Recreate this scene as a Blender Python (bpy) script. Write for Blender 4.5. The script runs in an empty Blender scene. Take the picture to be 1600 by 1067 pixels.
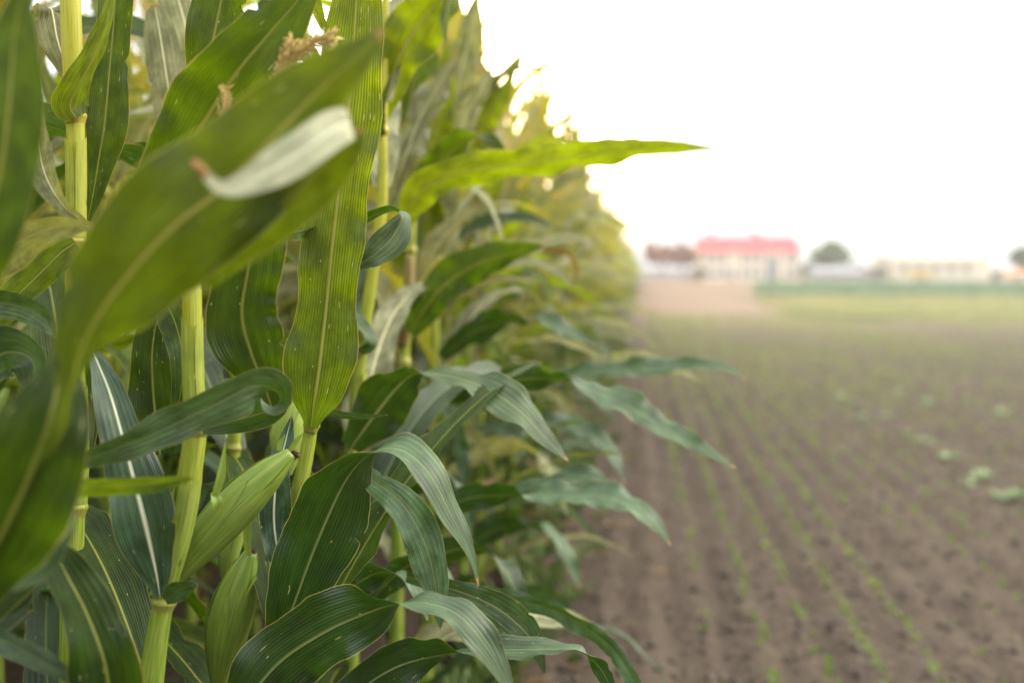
import bpy, math, random
from mathutils import Vector, Matrix, Euler, noise
R = math.radians
rnd = random.Random(7)
scene = bpy.context.scene
COL = scene.collection

# ------------------------------------------------------------------ render settings
scene.render.engine = 'CYCLES'
scene.view_settings.view_transform = 'Standard'
scene.view_settings.look = 'None'
scene.view_settings.exposure = 0
scene.view_settings.gamma = 1
scene.cycles.use_denoising = True
scene.cycles.max_bounces = 9
scene.cycles.diffuse_bounces = 4
scene.cycles.glossy_bounces = 2
scene.cycles.transmission_bounces = 5
scene.cycles.volume_bounces = 0
scene.cycles.caustics_reflective = False
scene.cycles.caustics_refractive = False
scene.cycles.sample_clamp_indirect = 4

# ------------------------------------------------------------------ camera
FPX, CX, CY = 1556.0, 800.0, 533.5
HC = 1.2
PITCH = math.atan((533.5 - 428) / FPX)
YAW = math.atan(200 / FPX * math.cos(PITCH))
cam_d = bpy.data.cameras.new('camera')
cam = bpy.data.objects.new('camera', cam_d)
COL.objects.link(cam)
cam.location = (0, 0, HC)
cam.rotation_euler = (math.pi / 2 - PITCH, 0, YAW)
cam_d.sensor_width = 36
cam_d.lens = FPX * 36 / 1600
cam_d.clip_start = 0.02
cam_d.clip_end = 6000
cam_d.dof.use_dof = True
cam_d.dof.focus_distance = 1.22
cam_d.dof.aperture_fstop = 1.9
cam_d.dof.aperture_blades = 9
scene.camera = cam
CM = Matrix.Translation(cam.location) @ cam.rotation_euler.to_matrix().to_4x4()
EYE = Vector(cam.location)

def P(px, py, z):
    """survey point: photograph position and distance -> place in the field"""
    return CM @ Vector(((px - CX) / FPX * z, (CY - py) / FPX * z, -z))

def G(px, z):
    """point on the ground straight below a surveyed bearing at a distance"""
    p = P(px, 428, z)
    return Vector((p.x, p.y, 0))

# ------------------------------------------------------------------ node helper
class NT:
    def __init__(s, name):
        s.m = bpy.data.materials.new(name)
        s.m.use_nodes = True
        s.t = s.m.node_tree
        s.t.nodes.clear()
        s.out = s.t.nodes.new('ShaderNodeOutputMaterial')
    def n(s, kind, **kw):
        o = s.t.nodes.new('ShaderNode' + kind)
        for k, v in kw.items():
            if k == 'inp':
                for a, b in v.items():
                    s.put(o.inputs[a], b)
            else:
                setattr(o, k, v)
        return o
    def put(s, sock, v):
        if isinstance(v, bpy.types.NodeSocket):
            s.t.links.new(v, sock)
        elif isinstance(v, (tuple, list)):
            sock.default_value = tuple(v) + ((1,) if len(v) == 3 and len(sock.default_value) == 4 else ())
        else:
            sock.default_value = v
    def math(s, op, a, b=0.0, c=None):
        o = s.n('Math', operation=op)
        s.put(o.inputs[0], a); s.put(o.inputs[1], b)
        if c is not None: s.put(o.inputs[2], c)
        return o.outputs[0]
    def ramp(s, v, lo, hi, a=0.0, b=1.0):
        o = s.n('MapRange', interpolation_type='SMOOTHSTEP')
        s.put(o.inputs[0], v)
        for i, x in enumerate((lo, hi, a, b)): s.put(o.inputs[1 + i], x)
        return o.outputs[0]
    def mix(s, f, a, b, blend='MIX'):
        o = s.n('Mix', data_type='RGBA', blend_type=blend)
        s.put(o.inputs[0], f); s.put(o.inputs[6], a); s.put(o.inputs[7], b)
        return o.outputs[2]
    def noise(s, vec, scale, detail=3, rough=.55):
        o = s.n('TexNoise', inp={'Scale': scale, 'Detail': detail, 'Roughness': rough})
        if vec is not None: s.put(o.inputs['Vector'], vec)
        return o.outputs[0]
    def done(s, sh):
        s.t.links.new(sh, s.out.inputs['Surface'])
        return s.m

def leaf_material(name, top, under, trans, midrib, tfac, dry=0.0, rough=.42, sheen=0.0, zwarm=True, spec=.32, ribw=1.0, vk=1.0):
    q = NT(name)
    uv = q.n('UVMap', uv_map='UVMap').outputs[0]
    tu = q.n('UVMap', uv_map='along').outputs[0]
    su = q.n('SeparateXYZ', inp={0: uv}); st = q.n('SeparateXYZ', inp={0: tu})
    u, v, s, r = su.outputs[0], su.outputs[1], st.outputs[0], st.outputs[1]
    ac = q.math('ABSOLUTE', q.math('SUBTRACT', q.math('MULTIPLY', u, 2.0), 1.0))
    seed = q.n('CombineXYZ', inp={0: u, 1: v, 2: q.math('MULTIPLY', r, 37.0)}).outputs[0]
    geo = q.n('NewGeometry')
    back = geo.outputs['Backfacing']
    wz = q.n('SeparateXYZ', inp={0: geo.outputs['Position']}).outputs[2]
    # veins : fine parallel lines along the blade
    vein = q.math('SINE', q.math('MULTIPLY', u, 6.2832 * 23))
    vein2 = q.math('SINE', q.math('MULTIPLY', u, 6.2832 * 7.5))
    veinm = q.ramp(vein, .35, 1.0)
    wob = q.noise(q.n('VectorMath', operation='MULTIPLY', inp={0: seed, 1: (14, .5, 1)}).outputs[0], 1.0, 2)
    mid = q.ramp(ac, q.math('MULTIPLY_ADD', s, -.03, .075 * ribw), .02 * ribw)
    edge = q.ramp(ac, .972, .998)
    blot = q.noise(q.n('VectorMath', operation='MULTIPLY', inp={0: seed, 1: (2.2, 1.2, 1)}).outputs[0], 1.5, 4, .6)
    spn = q.n('TexVoronoi', feature='F1', inp={'Scale': 1.0, 'Randomness': 1.0,
              'Vector': q.n('VectorMath', operation='MULTIPLY', inp={0: seed, 1: (15, 6.5, 1)}).outputs[0]})
    spcol = q.n('SeparateColor', inp={0: spn.outputs['Color']})
    spot = q.math('MULTIPLY', q.ramp(spn.outputs['Distance'], .15, .09), q.math('GREATER_THAN', spcol.outputs[0], q.math('MULTIPLY_ADD', r, .22, .84)))
    spn2 = q.n('TexVoronoi', feature='F1', inp={'Scale': 1.0, 'Randomness': 1.0,
              'Vector': q.n('VectorMath', operation='MULTIPLY', inp={0: seed, 1: (30, 3.2, 1)}).outputs[0]})
    spc2 = q.n('SeparateColor', inp={0: spn2.outputs['Color']})
    spot2 = q.math('MULTIPLY', q.ramp(spn2.outputs['Distance'], .22, .12), q.math('GREATER_THAN', spc2.outputs[1], q.math('MULTIPLY_ADD', q.math('FRACT', q.math('MULTIPLY', r, 7.3)), .16, .86)))
    spots = q.math('MAXIMUM', spot, spot2)
    warm = q.ramp(wz, .75, 1.55) if zwarm else 0.5  # height tint: light up high and canopy shade low, put into the colour
    rshift = q.math('MULTIPLY_ADD', r, .5, .75)
    # reflective colour
    c = q.mix(back, top, under)
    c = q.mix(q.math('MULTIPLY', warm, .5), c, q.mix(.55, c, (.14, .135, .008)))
    c = q.mix(q.ramp(blot, .3, .72), q.mix(.6 * min(1, vk), c, (0, 0, 0)), c)
    c = q.mix(1.0, c, q.n('CombineColor', inp={0: rshift, 1: rshift, 2: rshift}).outputs[0], 'MULTIPLY')
    c = q.mix(q.math('MULTIPLY', veinm, .30 * vk), c, q.mix(.5, c, (.20, .24, .07)))
    c = q.mix(q.math('MULTIPLY', q.ramp(vein, -.3, -1.0), .22 * vk), c, q.mix(.7, c, (0, 0, 0)))
    c = q.mix(q.math('MULTIPLY', q.ramp(vein2, .2, 1), .22 * vk), c, (.012, .03, .006))
    c = q.mix(mid, c, midrib)
    c = q.mix(q.math('MULTIPLY', edge, .85), c, (.34, .32, .10))
    c = q.mix(q.math('MULTIPLY', spots, .8), c, (.42, .40, .16))
    # dry tips and margins
    dn = q.noise(q.n('VectorMath', operation='MULTIPLY', inp={0: seed, 1: (3, .8, 1)}).outputs[0], 2.5, 5, .65)
    tipd = q.math('ADD', q.ramp(s, .965, 1.0), q.math('MULTIPLY', q.ramp(ac, .84, 1.0), .22 + dry * 1.7))
    pn = q.noise(q.n('VectorMath', operation='MULTIPLY', inp={0: seed, 1: (7, .45, 1)}).outputs[0], 1.6, 4, .6)
    patch = q.math('MULTIPLY', q.ramp(pn, q.math('MULTIPLY_ADD', q.math('FRACT', q.math('MULTIPLY', r, 5.7)), .16, .66), .82), .8)
    dm = q.math('MAXIMUM', patch, q.ramp(q.math('ADD', tipd, q.math('MULTIPLY', dn, .75 + dry * .5)), .88, 1.06))
    c = q.mix(dm, c, q.mix(dn, (.20, .11, .045), (.40, .27, .12)))
    # translucent colour
    tc = q.mix(warm, (trans[0] * .5, trans[1] * .6, trans[2] * .6), (trans[0] * 1.4, trans[1] * 1.2, trans[2] * .5))  # translucency painted dimmer low in the canopy, stronger high up
    tc = q.mix(q.ramp(blot, .25, .75), q.mix(.45, tc, (0, 0, 0)), tc)
    tc = q.mix(q.math('MULTIPLY', q.ramp(vein, -.2, 1.0), .6 * vk), tc, (.04, .075, .004))
    tc = q.mix(mid, tc, (.30, .27, .05))
    tc = q.mix(edge, tc, (.55, .42, .10))
    tc = q.mix(spots, tc, (.55, .52, .2))
    tc = q.mix(dm, tc, (.38, .20, .06))
    h = q.math('ADD', q.math('MULTIPLY', vein, .35), q.math('ADD', q.math('MULTIPLY', vein2, .5), q.math('MULTIPLY', wob, .9)))
    h = q.math('ADD', h, q.math('MULTIPLY', mid, 2.2))
    bmp = q.n('Bump', inp={'Strength': .45, 'Distance': .0018, 'Height': h}).outputs[0]
    pb = q.n('BsdfPrincipled', inp={'Base Color': c, 'Roughness': q.math('ADD', rough, q.math('MULTIPLY', blot, .14)),
             'Specular IOR Level': spec, 'Normal': bmp, 'Sheen Weight': sheen, 'Sheen Roughness': .5})
    tr = q.n('BsdfTranslucent', inp={'Color': tc, 'Normal': bmp})
    mx = q.n('MixShader', inp={0: q.math('MULTIPLY', q.math('SUBTRACT', 1.0, q.math('MULTIPLY', mid, .5)), tfac), 1: pb.outputs[0], 2: tr.outputs[0]})
    return q.done(mx.outputs[0])

M = {}
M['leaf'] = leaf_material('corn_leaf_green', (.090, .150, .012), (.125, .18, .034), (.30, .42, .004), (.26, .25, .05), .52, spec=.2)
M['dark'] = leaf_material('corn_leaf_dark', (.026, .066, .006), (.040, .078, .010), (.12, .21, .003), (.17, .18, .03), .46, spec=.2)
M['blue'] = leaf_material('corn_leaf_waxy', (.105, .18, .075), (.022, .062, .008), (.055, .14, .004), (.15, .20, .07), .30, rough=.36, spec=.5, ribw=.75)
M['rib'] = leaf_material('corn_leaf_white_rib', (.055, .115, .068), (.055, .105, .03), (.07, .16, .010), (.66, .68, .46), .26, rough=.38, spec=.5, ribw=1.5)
M['pale'] = leaf_material('corn_leaf_underside', (.36, .37, .19), (.50, .50, .30), (.38, .38, .10), (.66, .62, .34), .42, rough=.55, zwarm=False, spec=.15)
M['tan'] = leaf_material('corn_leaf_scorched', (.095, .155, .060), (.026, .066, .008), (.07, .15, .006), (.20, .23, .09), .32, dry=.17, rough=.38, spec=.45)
M['big'] = leaf_material('corn_leaf_mid_green', (.050, .088, .005), (.062, .10, .010), (.20, .285, .003), (.24, .23, .04), .50, spec=.2)  # green between the plain and the dark leaf colours
M['sunlit_tint'] = leaf_material('corn_leaf_sunlit_tint', (.66, .66, .44), (.68, .68, .46), (.60, .58, .32), (.76, .74, .52), .40, rough=.6, zwarm=False, vk=.5, spec=.1)  # pale underside, whitened in its colour to look sunlit
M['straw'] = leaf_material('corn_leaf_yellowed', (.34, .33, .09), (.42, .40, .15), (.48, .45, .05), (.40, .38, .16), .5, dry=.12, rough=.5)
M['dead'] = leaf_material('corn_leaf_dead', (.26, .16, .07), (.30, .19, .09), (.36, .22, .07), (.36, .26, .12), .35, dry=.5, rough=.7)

def stalk_material(name, a, b, spotty=1.0, rough=.42, fine=34):
    q = NT(name)
    uv = q.n('UVMap', uv_map='UVMap').outputs[0]
    su = q.n('SeparateXYZ', inp={0: uv})
    geo = q.n('NewGeometry')
    pos = geo.outputs['Position']
    wz = q.n('SeparateXYZ', inp={0: pos}).outputs[2]
    line = q.noise(q.n('VectorMath', operation='MULTIPLY', inp={0: uv, 1: (fine, 1.2, 0)}).outputs[0], 1.0, 3)
    cloud = q.noise(pos, 22, 3)
    c = q.mix(q.ramp(wz, .7, 1.5), a, b)
    c = q.mix(q.math('MULTIPLY', q.ramp(line, .38, .62), .7), c, q.mix(.6, c, (.46, .47, .12)))
    c = q.mix(q.math('MULTIPLY', q.ramp(line, .45, .28), .45), c, q.mix(.55, c, (.03, .06, .005)))
    c = q.mix(q.math('MULTIPLY', q.ramp(cloud, .5, .75), .35), c, (.07, .13, .02))
    sp = q.n('TexVoronoi', feature='F1', inp={'Scale': 1.0, 'Vector': q.n('VectorMath', operation='MULTIPLY', inp={0: uv, 1: (9, 2.2, 0)}).outputs[0]})
    spm = q.math('MULTIPLY', q.ramp(sp.outputs['Distance'], .16, .08), q.math('GREATER_THAN', q.n('SeparateColor', inp={0: sp.outputs['Color']}).outputs[0], .86))
    c = q.mix(q.math('MULTIPLY', spm, .75 * spotty), c, (.055, .035, .018))
    bmp = q.n('Bump', inp={'Strength': .3, 'Distance': .0008, 'Height': line}).outputs[0]
    pb = q.n('BsdfPrincipled', inp={'Base Color': c, 'Roughness': rough, 'Normal': bmp, 'Specular IOR Level': .3})
    tr = q.n('BsdfTranslucent', inp={'Color': q.mix(.5, c, (.5, .5, .02))})
    return q.done(q.n('MixShader', inp={0: .22, 1: pb.outputs[0], 2: tr.outputs[0]}).outputs[0])

M['stalk'] = stalk_material('corn_stalk', (.13, .22, .014), (.40, .37, .010))
M['node'] = stalk_material('stalk_joint', (.22, .24, .045), (.44, .36, .035), 1.6)
M['husk'] = stalk_material('ear_husk', (.088, .175, .013), (.125, .21, .018), .35, fine=85)
M['husk_pale'] = stalk_material('ear_husk_pale', (.24, .36, .06), (.30, .38, .08), .15)
M['sheath'] = stalk_material('leaf_sheath', (.11, .20, .015), (.32, .33, .02), 1.3, .5, fine=60)
M['sheath_dead'] = stalk_material('dead_sheath', (.19, .10, .05), (.24, .12, .06), .8, .7)

def plain(name, a, b, scale=8, rough=.8,  bump=0.0, tfac=0.0, coords='Object'):
    q = NT(name)
    vec = q.n('NewGeometry').outputs['Position'] if coords == 'World' else q.n('TexCoord').outputs[coords]
    f = q.noise(vec, scale, 4, .6)
    c = q.mix(q.ramp(f, .3, .7), a, b)
    kw = {'Base Color': c, 'Roughness': rough, 'Specular IOR Level': .2 if rough > .4 else .5}
    if bump:
        kw['Normal'] = q.n('Bump', inp={'Strength': bump, 'Distance': .02, 'Height': f}).outputs[0]
    pb = q.n('BsdfPrincipled', inp=kw).outputs[0]
    if tfac:
        pb = q.n('MixShader', inp={0: tfac, 1: pb, 2: q.n('BsdfTranslucent', inp={'Color': c}).outputs[0]}).outputs[0]
    return q.done(pb)

M['silk'] = plain('corn_silk', (.030, .012, .008), (.09, .04, .025), 60)
M['tassel'] = plain('tassel_straw', (.50, .36, .11), (.66, .52, .22), 90, .75, tfac=.3)
M['tassel_brown'] = plain('dry_leaf_tip', (.30, .15, .05), (.42, .24, .10), 60, .8)
M['field_weed'] = plain('field_weed_leaf', (.20, .24, .05), (.32, .33, .08), .8, .6, tfac=.3, coords='World')
M['clod'] = plain('earth_clod', (.045, .035, .027), (.11, .085, .064), 14, .95, coords='World')
M['sprout'] = plain('sprout_leaf', (.12, .19, .03), (.20, .26, .06), 1.3, .55, tfac=.35, coords='World')
M['foot_weed'] = plain('foot_weed_leaf', (.05, .10, .02), (.12, .15, .04), 5, .55, tfac=.3, coords='World')
M['weed'] = plain('weed_leaf', (.22, .30, .13), (.34, .42, .22), 6, .55, tfac=.25, coords='World')
M['crop'] = plain('crop_leaf', (.065, .145, .062), (.10, .19, .08), .5, .6, tfac=.3, coords='World')
M['crop_soil'] = plain('crop_ground', (.05, .085, .035), (.08, .11, .05), .6, .9, coords='World')
M['grass'] = plain('dry_grass', (.15, .21, .05), (.34, .29, .085), .35, .7, tfac=.3, coords='World')
M['grass_soil'] = plain('verge_ground', (.16, .17, .06), (.26, .21, .08), .4, .9, coords='World')

# ------------------------------------------------------------------ object helpers
def link(name, verts, faces, mat, parent=None, uvs=None, along=None, smooth=True, fmats=None):
    me = bpy.data.meshes.new(name)
    me.from_pydata([tuple(v) for v in verts], [], faces)
    for m_ in (mat if isinstance(mat, (list, tuple)) else [mat]):
        me.materials.append(m_)
    for nm, data in (('UVMap', uvs), ('along', along)):
        if data is not None:
            lay = me.uv_layers.new(name=nm)
            arr = []
            for f in faces:
                for i in f: arr.extend(data[i])
            lay.data.foreach_set('uv', arr)
    if fmats is not None:
        me.polygons.foreach_set('material_index', fmats)
    if smooth:
        me.polygons.foreach_set('use_smooth', [True] * len(me.polygons))
    me.update()
    o = bpy.data.objects.new(name, me)
    COL.objects.link(o)
    if parent: o.parent = parent
    return o

def tag(o, label=None, cat=None, group=None, kind=None):
    if label: o['label'] = label
    if cat: o['category'] = cat
    if group: o['group'] = group
    if kind: o['kind'] = kind
    return o

def empty(name, loc, label=None, cat=None, group=None):
    o = bpy.data.objects.new(name, None)
    o.empty_display_size = .05
    o.location = loc
    COL.objects.link(o)
    return tag(o, label, cat, group)

class MB:
    """collects geometry that becomes ONE mesh"""
    def __init__(s): s.v, s.f, s.uv, s.al, s.fm = [], [], [], [], []
    def add(s, v, f, uv=None, al=None, mi=0):
        b = len(s.v)
        s.v += v; s.f += [tuple(i + b for i in q) for q in f]
        s.uv += uv if uv else [(0, 0)] * len(v)
        s.al += al if al else [(0, 0)] * len(v)
        s.fm += [mi] * len(f)
    def box(s, a, b, mi=0):
        x0, y0, z0 = a; x1, y1, z1 = b
        v = [Vector(p) for p in ((x0,y0,z0),(x1,y0,z0),(x1,y1,z0),(x0,y1,z0),(x0,y0,z1),(x1,y0,z1),(x1,y1,z1),(x0,y1,z1))]
        s.add(v, [(0,3,2,1),(4,5,6,7),(0,1,5,4),(1,2,6,5),(2,3,7,6),(3,0,4,7)], mi=mi)
    def build(s, name, mat, parent=None, smooth=True):
        off = parent_off(parent)
        return link(name, [v - off for v in s.v], s.f, mat, parent, s.uv, s.al, smooth, s.fm)

def parent_off(parent):
    o = Vector((0, 0, 0))
    while parent is not None:
        o += Vector(parent.location); parent = parent.parent
    return o

def catmull(pts, n):
    """resample rows of numbers through Catmull-Rom, spaced by 3-D length of the first three"""
    k = len(pts[0])
    ext = [[2 * a - b for a, b in zip(pts[0], pts[1])]] + [list(p) for p in pts] + [[2 * a - b for a, b in zip(pts[-1], pts[-2])]]
    dense = []
    for i in range(1, len(ext) - 2):
        p0, p1, p2, p3 = ext[i - 1], ext[i], ext[i + 1], ext[i + 2]
        for j in range(12):
            t = j / 12
            dense.append([.5 * (2 * p1[c] + (p2[c] - p0[c]) * t + (2 * p0[c] - 5 * p1[c] + 4 * p2[c] - p3[c]) * t * t
                         + (3 * p1[c] - p0[c] - 3 * p2[c] + p3[c]) * t ** 3) for c in range(k)])
    dense.append(list(pts[-1]))
    L = [0.0]
    for a, b in zip(dense, dense[1:]):
        L.append(L[-1] + math.dist(a[:3], b[:3]))
    out, j = [], 0
    for i in range(n + 1):
        d = L[-1] * i / n
        while j < len(L) - 2 and L[j + 1] < d: j += 1
        t = (d - L[j]) / max(1e-9, L[j + 1] - L[j])
        out.append([a + (b - a) * t for a, b in zip(dense[j], dense[j + 1])])
    return out, L[-1]

def blade(mb, mids, wdirs, norms, widths, length, fold, wave, na, seed, mi=0, curl=0.0):
    """one leaf blade: midrib points, width directions, upper-side normals"""
    rr = random.Random(seed)
    n = len(mids)
    ph = [rr.uniform(0, 6.28) for _ in range(4)]
    wl = [rr.uniform(.055, .085), rr.uniform(.055, .085)]
    rv = rr.random()
    wm = max(widths)
    tears = {(rr.randint(int(n * .2), n - 4), rr.randint(0, 1)): rr.uniform(.08, .3) for _ in range(rr.randint(1, 4))} if na >= 9 else {}
    v, uv, al = [], [], []
    for i in range(n):
        s = i / (n - 1)
        d = s * length
        for j in range(na):
            u = j / (na - 1) * 2 - 1
            a = abs(u)
            sd = 0 if u < 0 else 1
            h = widths[i] * .5
            amp = wave * h * (a ** 2) * (min(1, s * 6) * min(1, (1 - s) * 5 + .1))
            wv = math.sin(d / wl[sd] * 6.2832 * .55 + ph[sd]) * amp + .5 * math.sin(d / wl[1 - sd] * 6.2832 * 1.3 + ph[2 + sd]) * amp
            lift = a * math.sin(fold) - curl * a * a
            off = wdirs[i] * (u * h * math.cos(fold) * (1 + .45 * wave * a * math.sin(d / wl[sd] * 6.2832 * .5 + ph[3 - sd]))) + norms[i] * (lift * h + wv)
            # small nicks along the margin
            nick = 1 - (.035 * (noise.noise(Vector((d * 60, sd * 9.1 + seed % 91, 3.3)))) if a > .95 else 0) - (tears.get((i, sd), 0) * (a if a > .85 else 0))
            v.append(mids[i] + off * nick)
            uv.append(((u + 1) / 2, d / max(.03, wm)))
            al.append((s, rv))
    f = []
    for i in range(n - 1):
        for j in range(na - 1):
            a = i * na + j
            f.append((a, a + 1, a + na + 1, a + na))
    mb.add(v, f, uv, al, mi)

_seed = [100]
def traced(ctrl, face='t', fold=14, wave=.26, n=64, na=11, curl=.05):
    """surveyed leaf: (px, py, distance, width in px, roll) -> mesh builder in world space.
    face = the side towards the viewer while roll is 0: 't' upper, 'u' under side"""
    _seed[0] += 1
    rows = []
    last = 0
    for c in ctrl:
        px, py, z, w = c[:4]
        if len(c) > 4: last = c[4]
        p = P(px, py, z)
        rows.append([p.x, p.y, p.z, w * z / FPX, last])
    sm, length = catmull(rows, n)
    mids = [Vector(r[:3]) for r in sm]
    wd, nr, ws = [], [], []
    sg = 1 if face == 't' else -1
    for i in range(n + 1):
        t = (mids[min(n, i + 1)] - mids[max(0, i - 1)]).normalized()
        vv = (mids[i] - EYE).normalized()
        a = t.cross(vv).normalized()
        b = t.cross(a)
        r = R(sm[i][4])
        w = a * math.cos(r) + b * math.sin(r)
        wd.append(w)
        nr.append(t.cross(w).normalized() * sg)     # towards the viewer when upper side is seen
        ws.append(max(.0006, sm[i][3]))
    mb = MB()
    blade(mb, mids, [w * -sg for w in wd], nr, ws, length, R(fold), wave, na, _seed[0], curl=curl)
    return mb

def tube(mb, pts, radii, ns=12, mi=0, cap=True, n=None, vscale=1.0, squash=1.0):
    rows = [[*p, r] for p, r in zip(pts, radii)]
    if n is None: n = len(pts) * 5
    sm, L = catmull(rows, n)
    C = [Vector(r[:3]) for r in sm]
    prev = None
    v, uv, f = [], [], []
    for i in range(n + 1):
        t = (C[min(n, i + 1)] - C[max(0, i - 1)]).normalized()
        ref = prev if prev is not None else (Vector((1, 0, 0)) if abs(t.x) < .9 else Vector((0, 1, 0)))
        a = (ref - t * ref.dot(t)).normalized(); prev = a
        b = t.cross(a)
        for k in range(ns + 1):
            an = k / ns * 6.283185
            v.append(C[i] + (a * math.cos(an) + b * math.sin(an) * squash) * max(.0002, sm[i][3]))
            uv.append((k / ns, L * i / n * 12 * vscale))
    w = ns + 1
    for i in range(n):
        for k in range(ns):
            q = i * w + k
            f.append((q, q + 1, q + w + 1, q + w))
    if cap:
        f.append(tuple(range(ns - 1, -1, -1)))
        f.append(tuple(n * w + k for k in range(ns)))
    mb.add(v, f, uv, None, mi)

# ------------------------------------------------------------------ hero corn plants
def hero_plant(label, stalk_px, nodes=(), name='corn_plant'):
    base = P(*stalk_px[-1][:3]); base.z = 0
    e = empty(name, base, label, 'corn plant', 'corn plants at the near edge of the field')
    mb = MB()
    pts = [P(*p[:3]) for p in stalk_px]
    pts[-1].z = -.02
    tube(mb, pts, [p[3] * p[2] / FPX / 2 for p in stalk_px], 16, n=len(pts) * 8)
    mb.build('stalk', M['stalk'], e)
    for (px, py, z, w, dx, dy) in nodes:
        c = P(px, py, z); d = (P(px + dx, py + dy, z) - c).normalized()
        r = w * z / FPX / 2
        nb = MB()
        tube(nb, [c - d * r * .9, c - d * r * .35, c, c + d * r * .35, c + d * r * .9], [r * .9, r * 1.05, r * 1.17, r * 1.06, r * .9], 16, n=18)
        nb.build('stalk_joint', M['node'], e)
    return e

def sheath(parent, path, seam, seed):
    """leaf sheath clasping the stalk between two joints: open along a seam, slanting at its mouth"""
    rr = random.Random(seed)
    sm, L = catmull([[*P(*p[:3]), p[3] * p[2] / FPX / 2] for p in path], 22)
    C = [Vector(r_[:3]) for r_ in sm]; v, f, uv = [], [], []
    ns = 18
    for i in range(23):
        t = (C[min(22, i + 1)] - C[max(0, i - 1)]).normalized()
        a = (Vector((1, 0, 0)) - t * t.x).normalized(); b = t.cross(a)
        fr = i / 22
        for k in range(ns + 1):
            an = R(seam) + .12 + .35 * max(0, fr - .55) + k / ns * (6.16 - .7 * max(0, fr - .55))
            r_ = sm[i][3] * (1.10 + .05 * fr + .05 * (k == 0 or k == ns) * fr)
            drop = t * (-.02 * abs(k / ns - .5) * 2 * (fr ** 6))
            v.append(C[i] + (a * math.cos(an) + b * math.sin(an)) * r_ + drop)
            uv.append((k / ns, L * fr * 12))
    for i in range(22):
        for k in range(ns):
            q_ = i * (ns + 1) + k
            f.append((q_, q_ + 1, q_ + ns + 2, q_ + ns + 1))
    mb = MB(); mb.add(v, f, uv); mb.build('leaf_sheath', M['sheath'], parent)

def hl(parent, mat, ctrl, face='t', name='leaf', label=None, **kw):
    o = traced(ctrl, face, **kw).build(name, M[mat], parent)
    if label: o['label'] = label
    return o

plant_near = hero_plant('out-of-focus corn plant closest to the viewer, its large leaf sweeping up to the right',
    [(-45, 150, .78, 36), (-50, 600, .78, 40), (-55, 1000, .78, 44), (-60, 2820, .78, 46)])
hl(plant_near, 'big', [(-50, 960, .76, 30, 70), (20, 830, .75, 50, 70), (88, 700, .74, 44, 68), (108, 620, .72, 62, 62), (128, 545, .71, 110, 45), (175, 462, .71, 160, 18),
    (262, 362, .71, 185, 0), (345, 296, .72, 205, 0), (420, 222, .72, 168, 0), (490, 150, .73, 112, 0), (550, 95, .73, 62, 0), (600, 46, .74, 3, 0)], 'u', fold=10, wave=0.17,
    label='large blurred green leaf sweeping diagonally up to the right')
hl(plant_near, 'big', [(310, 440, .745, 40, 0), (370, 384, .74, 70, 0), (425, 334, .735, 92, 0), (488, 276, .73, 96, 0), (528, 226, .722, 84, 8), (542, 200, .715, 66, 40)], 'u', fold=6, wave=.05)
hl(plant_near, 'sunlit_tint', [(548, 196, .712, 50, 30), (537, 195, .706, 62, 28), (518, 204, .700, 72, 28), (490, 224, .692, 74, 30), (440, 257, .686, 72, 32), (392, 283, .682, 48, 30), (346, 293, .678, 26, 20), (306, 258, .674, 8, 0)], 't', fold=7, wave=.05,
    name='leaf_tip', label='pale folded leaf tip with a brown point')
tb_ = MB(); tube(tb_, [P(322, 275, .672), P(314, 266, .671), P(306, 257, .670), P(300, 250, .670)], [.0035, .004, .003, .0008], 8, squash=.5); tb_.build('dry_tip', M['tassel_brown'], plant_near)
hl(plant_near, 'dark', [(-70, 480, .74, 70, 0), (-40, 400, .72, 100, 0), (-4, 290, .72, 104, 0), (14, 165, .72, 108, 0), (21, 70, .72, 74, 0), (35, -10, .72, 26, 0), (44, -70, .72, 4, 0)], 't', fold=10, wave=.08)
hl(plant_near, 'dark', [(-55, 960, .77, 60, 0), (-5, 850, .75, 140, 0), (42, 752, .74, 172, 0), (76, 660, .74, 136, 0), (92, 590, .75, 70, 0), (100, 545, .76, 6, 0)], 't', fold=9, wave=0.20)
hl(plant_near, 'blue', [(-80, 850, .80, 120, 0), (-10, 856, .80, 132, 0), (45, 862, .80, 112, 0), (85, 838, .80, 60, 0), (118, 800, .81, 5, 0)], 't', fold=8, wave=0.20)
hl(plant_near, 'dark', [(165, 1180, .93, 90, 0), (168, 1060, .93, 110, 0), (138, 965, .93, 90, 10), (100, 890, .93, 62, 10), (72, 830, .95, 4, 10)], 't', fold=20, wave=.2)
hl(plant_near, 'blue', [(-60, 970, .92, 24, 20), (10, 1002, .92, 36, 20), (80, 1040, .92, 32, 20), (150, 1085, .92, 4, 20)], 't', fold=18)

plant_yellow = hero_plant('corn plant with the straight yellow stalk left of the large blurred leaf',
    [(104, -260, 1.22, 30), (108, -60, 1.22, 30), (112, 60, 1.22, 32), (117, 175, 1.22, 29), (119, 230, 1.22, 27), (119, 330, 1.22, 28), (118, 380, 1.22, 30), (116, 520, 1.22, 28), (120, 690, 1.22, 32), (115, 800, 1.22, 34),
     (112, 930, 1.22, 34), (110, 1150, 1.22, 36), (108, 1958, 1.22, 38)],
    [(117, 182, 1.22, 31, 1, 20), (118, 378, 1.22, 30, 0, 20), (117, 792, 1.22, 34, -1, 20)])
hl(plant_yellow, 'dark', [(137, 345, 1.24, 10, 0), (146, 300, 1.24, 34, 0), (154, 250, 1.24, 52, 0), (163, 195, 1.24, 66, 0), (171, 110, 1.24, 60, 0), (178, 30, 1.24, 52, 0), (184, -70, 1.24, 44, 0), (192, -240, 1.24, 4, 0)], 't', fold=10, wave=.16)
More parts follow.
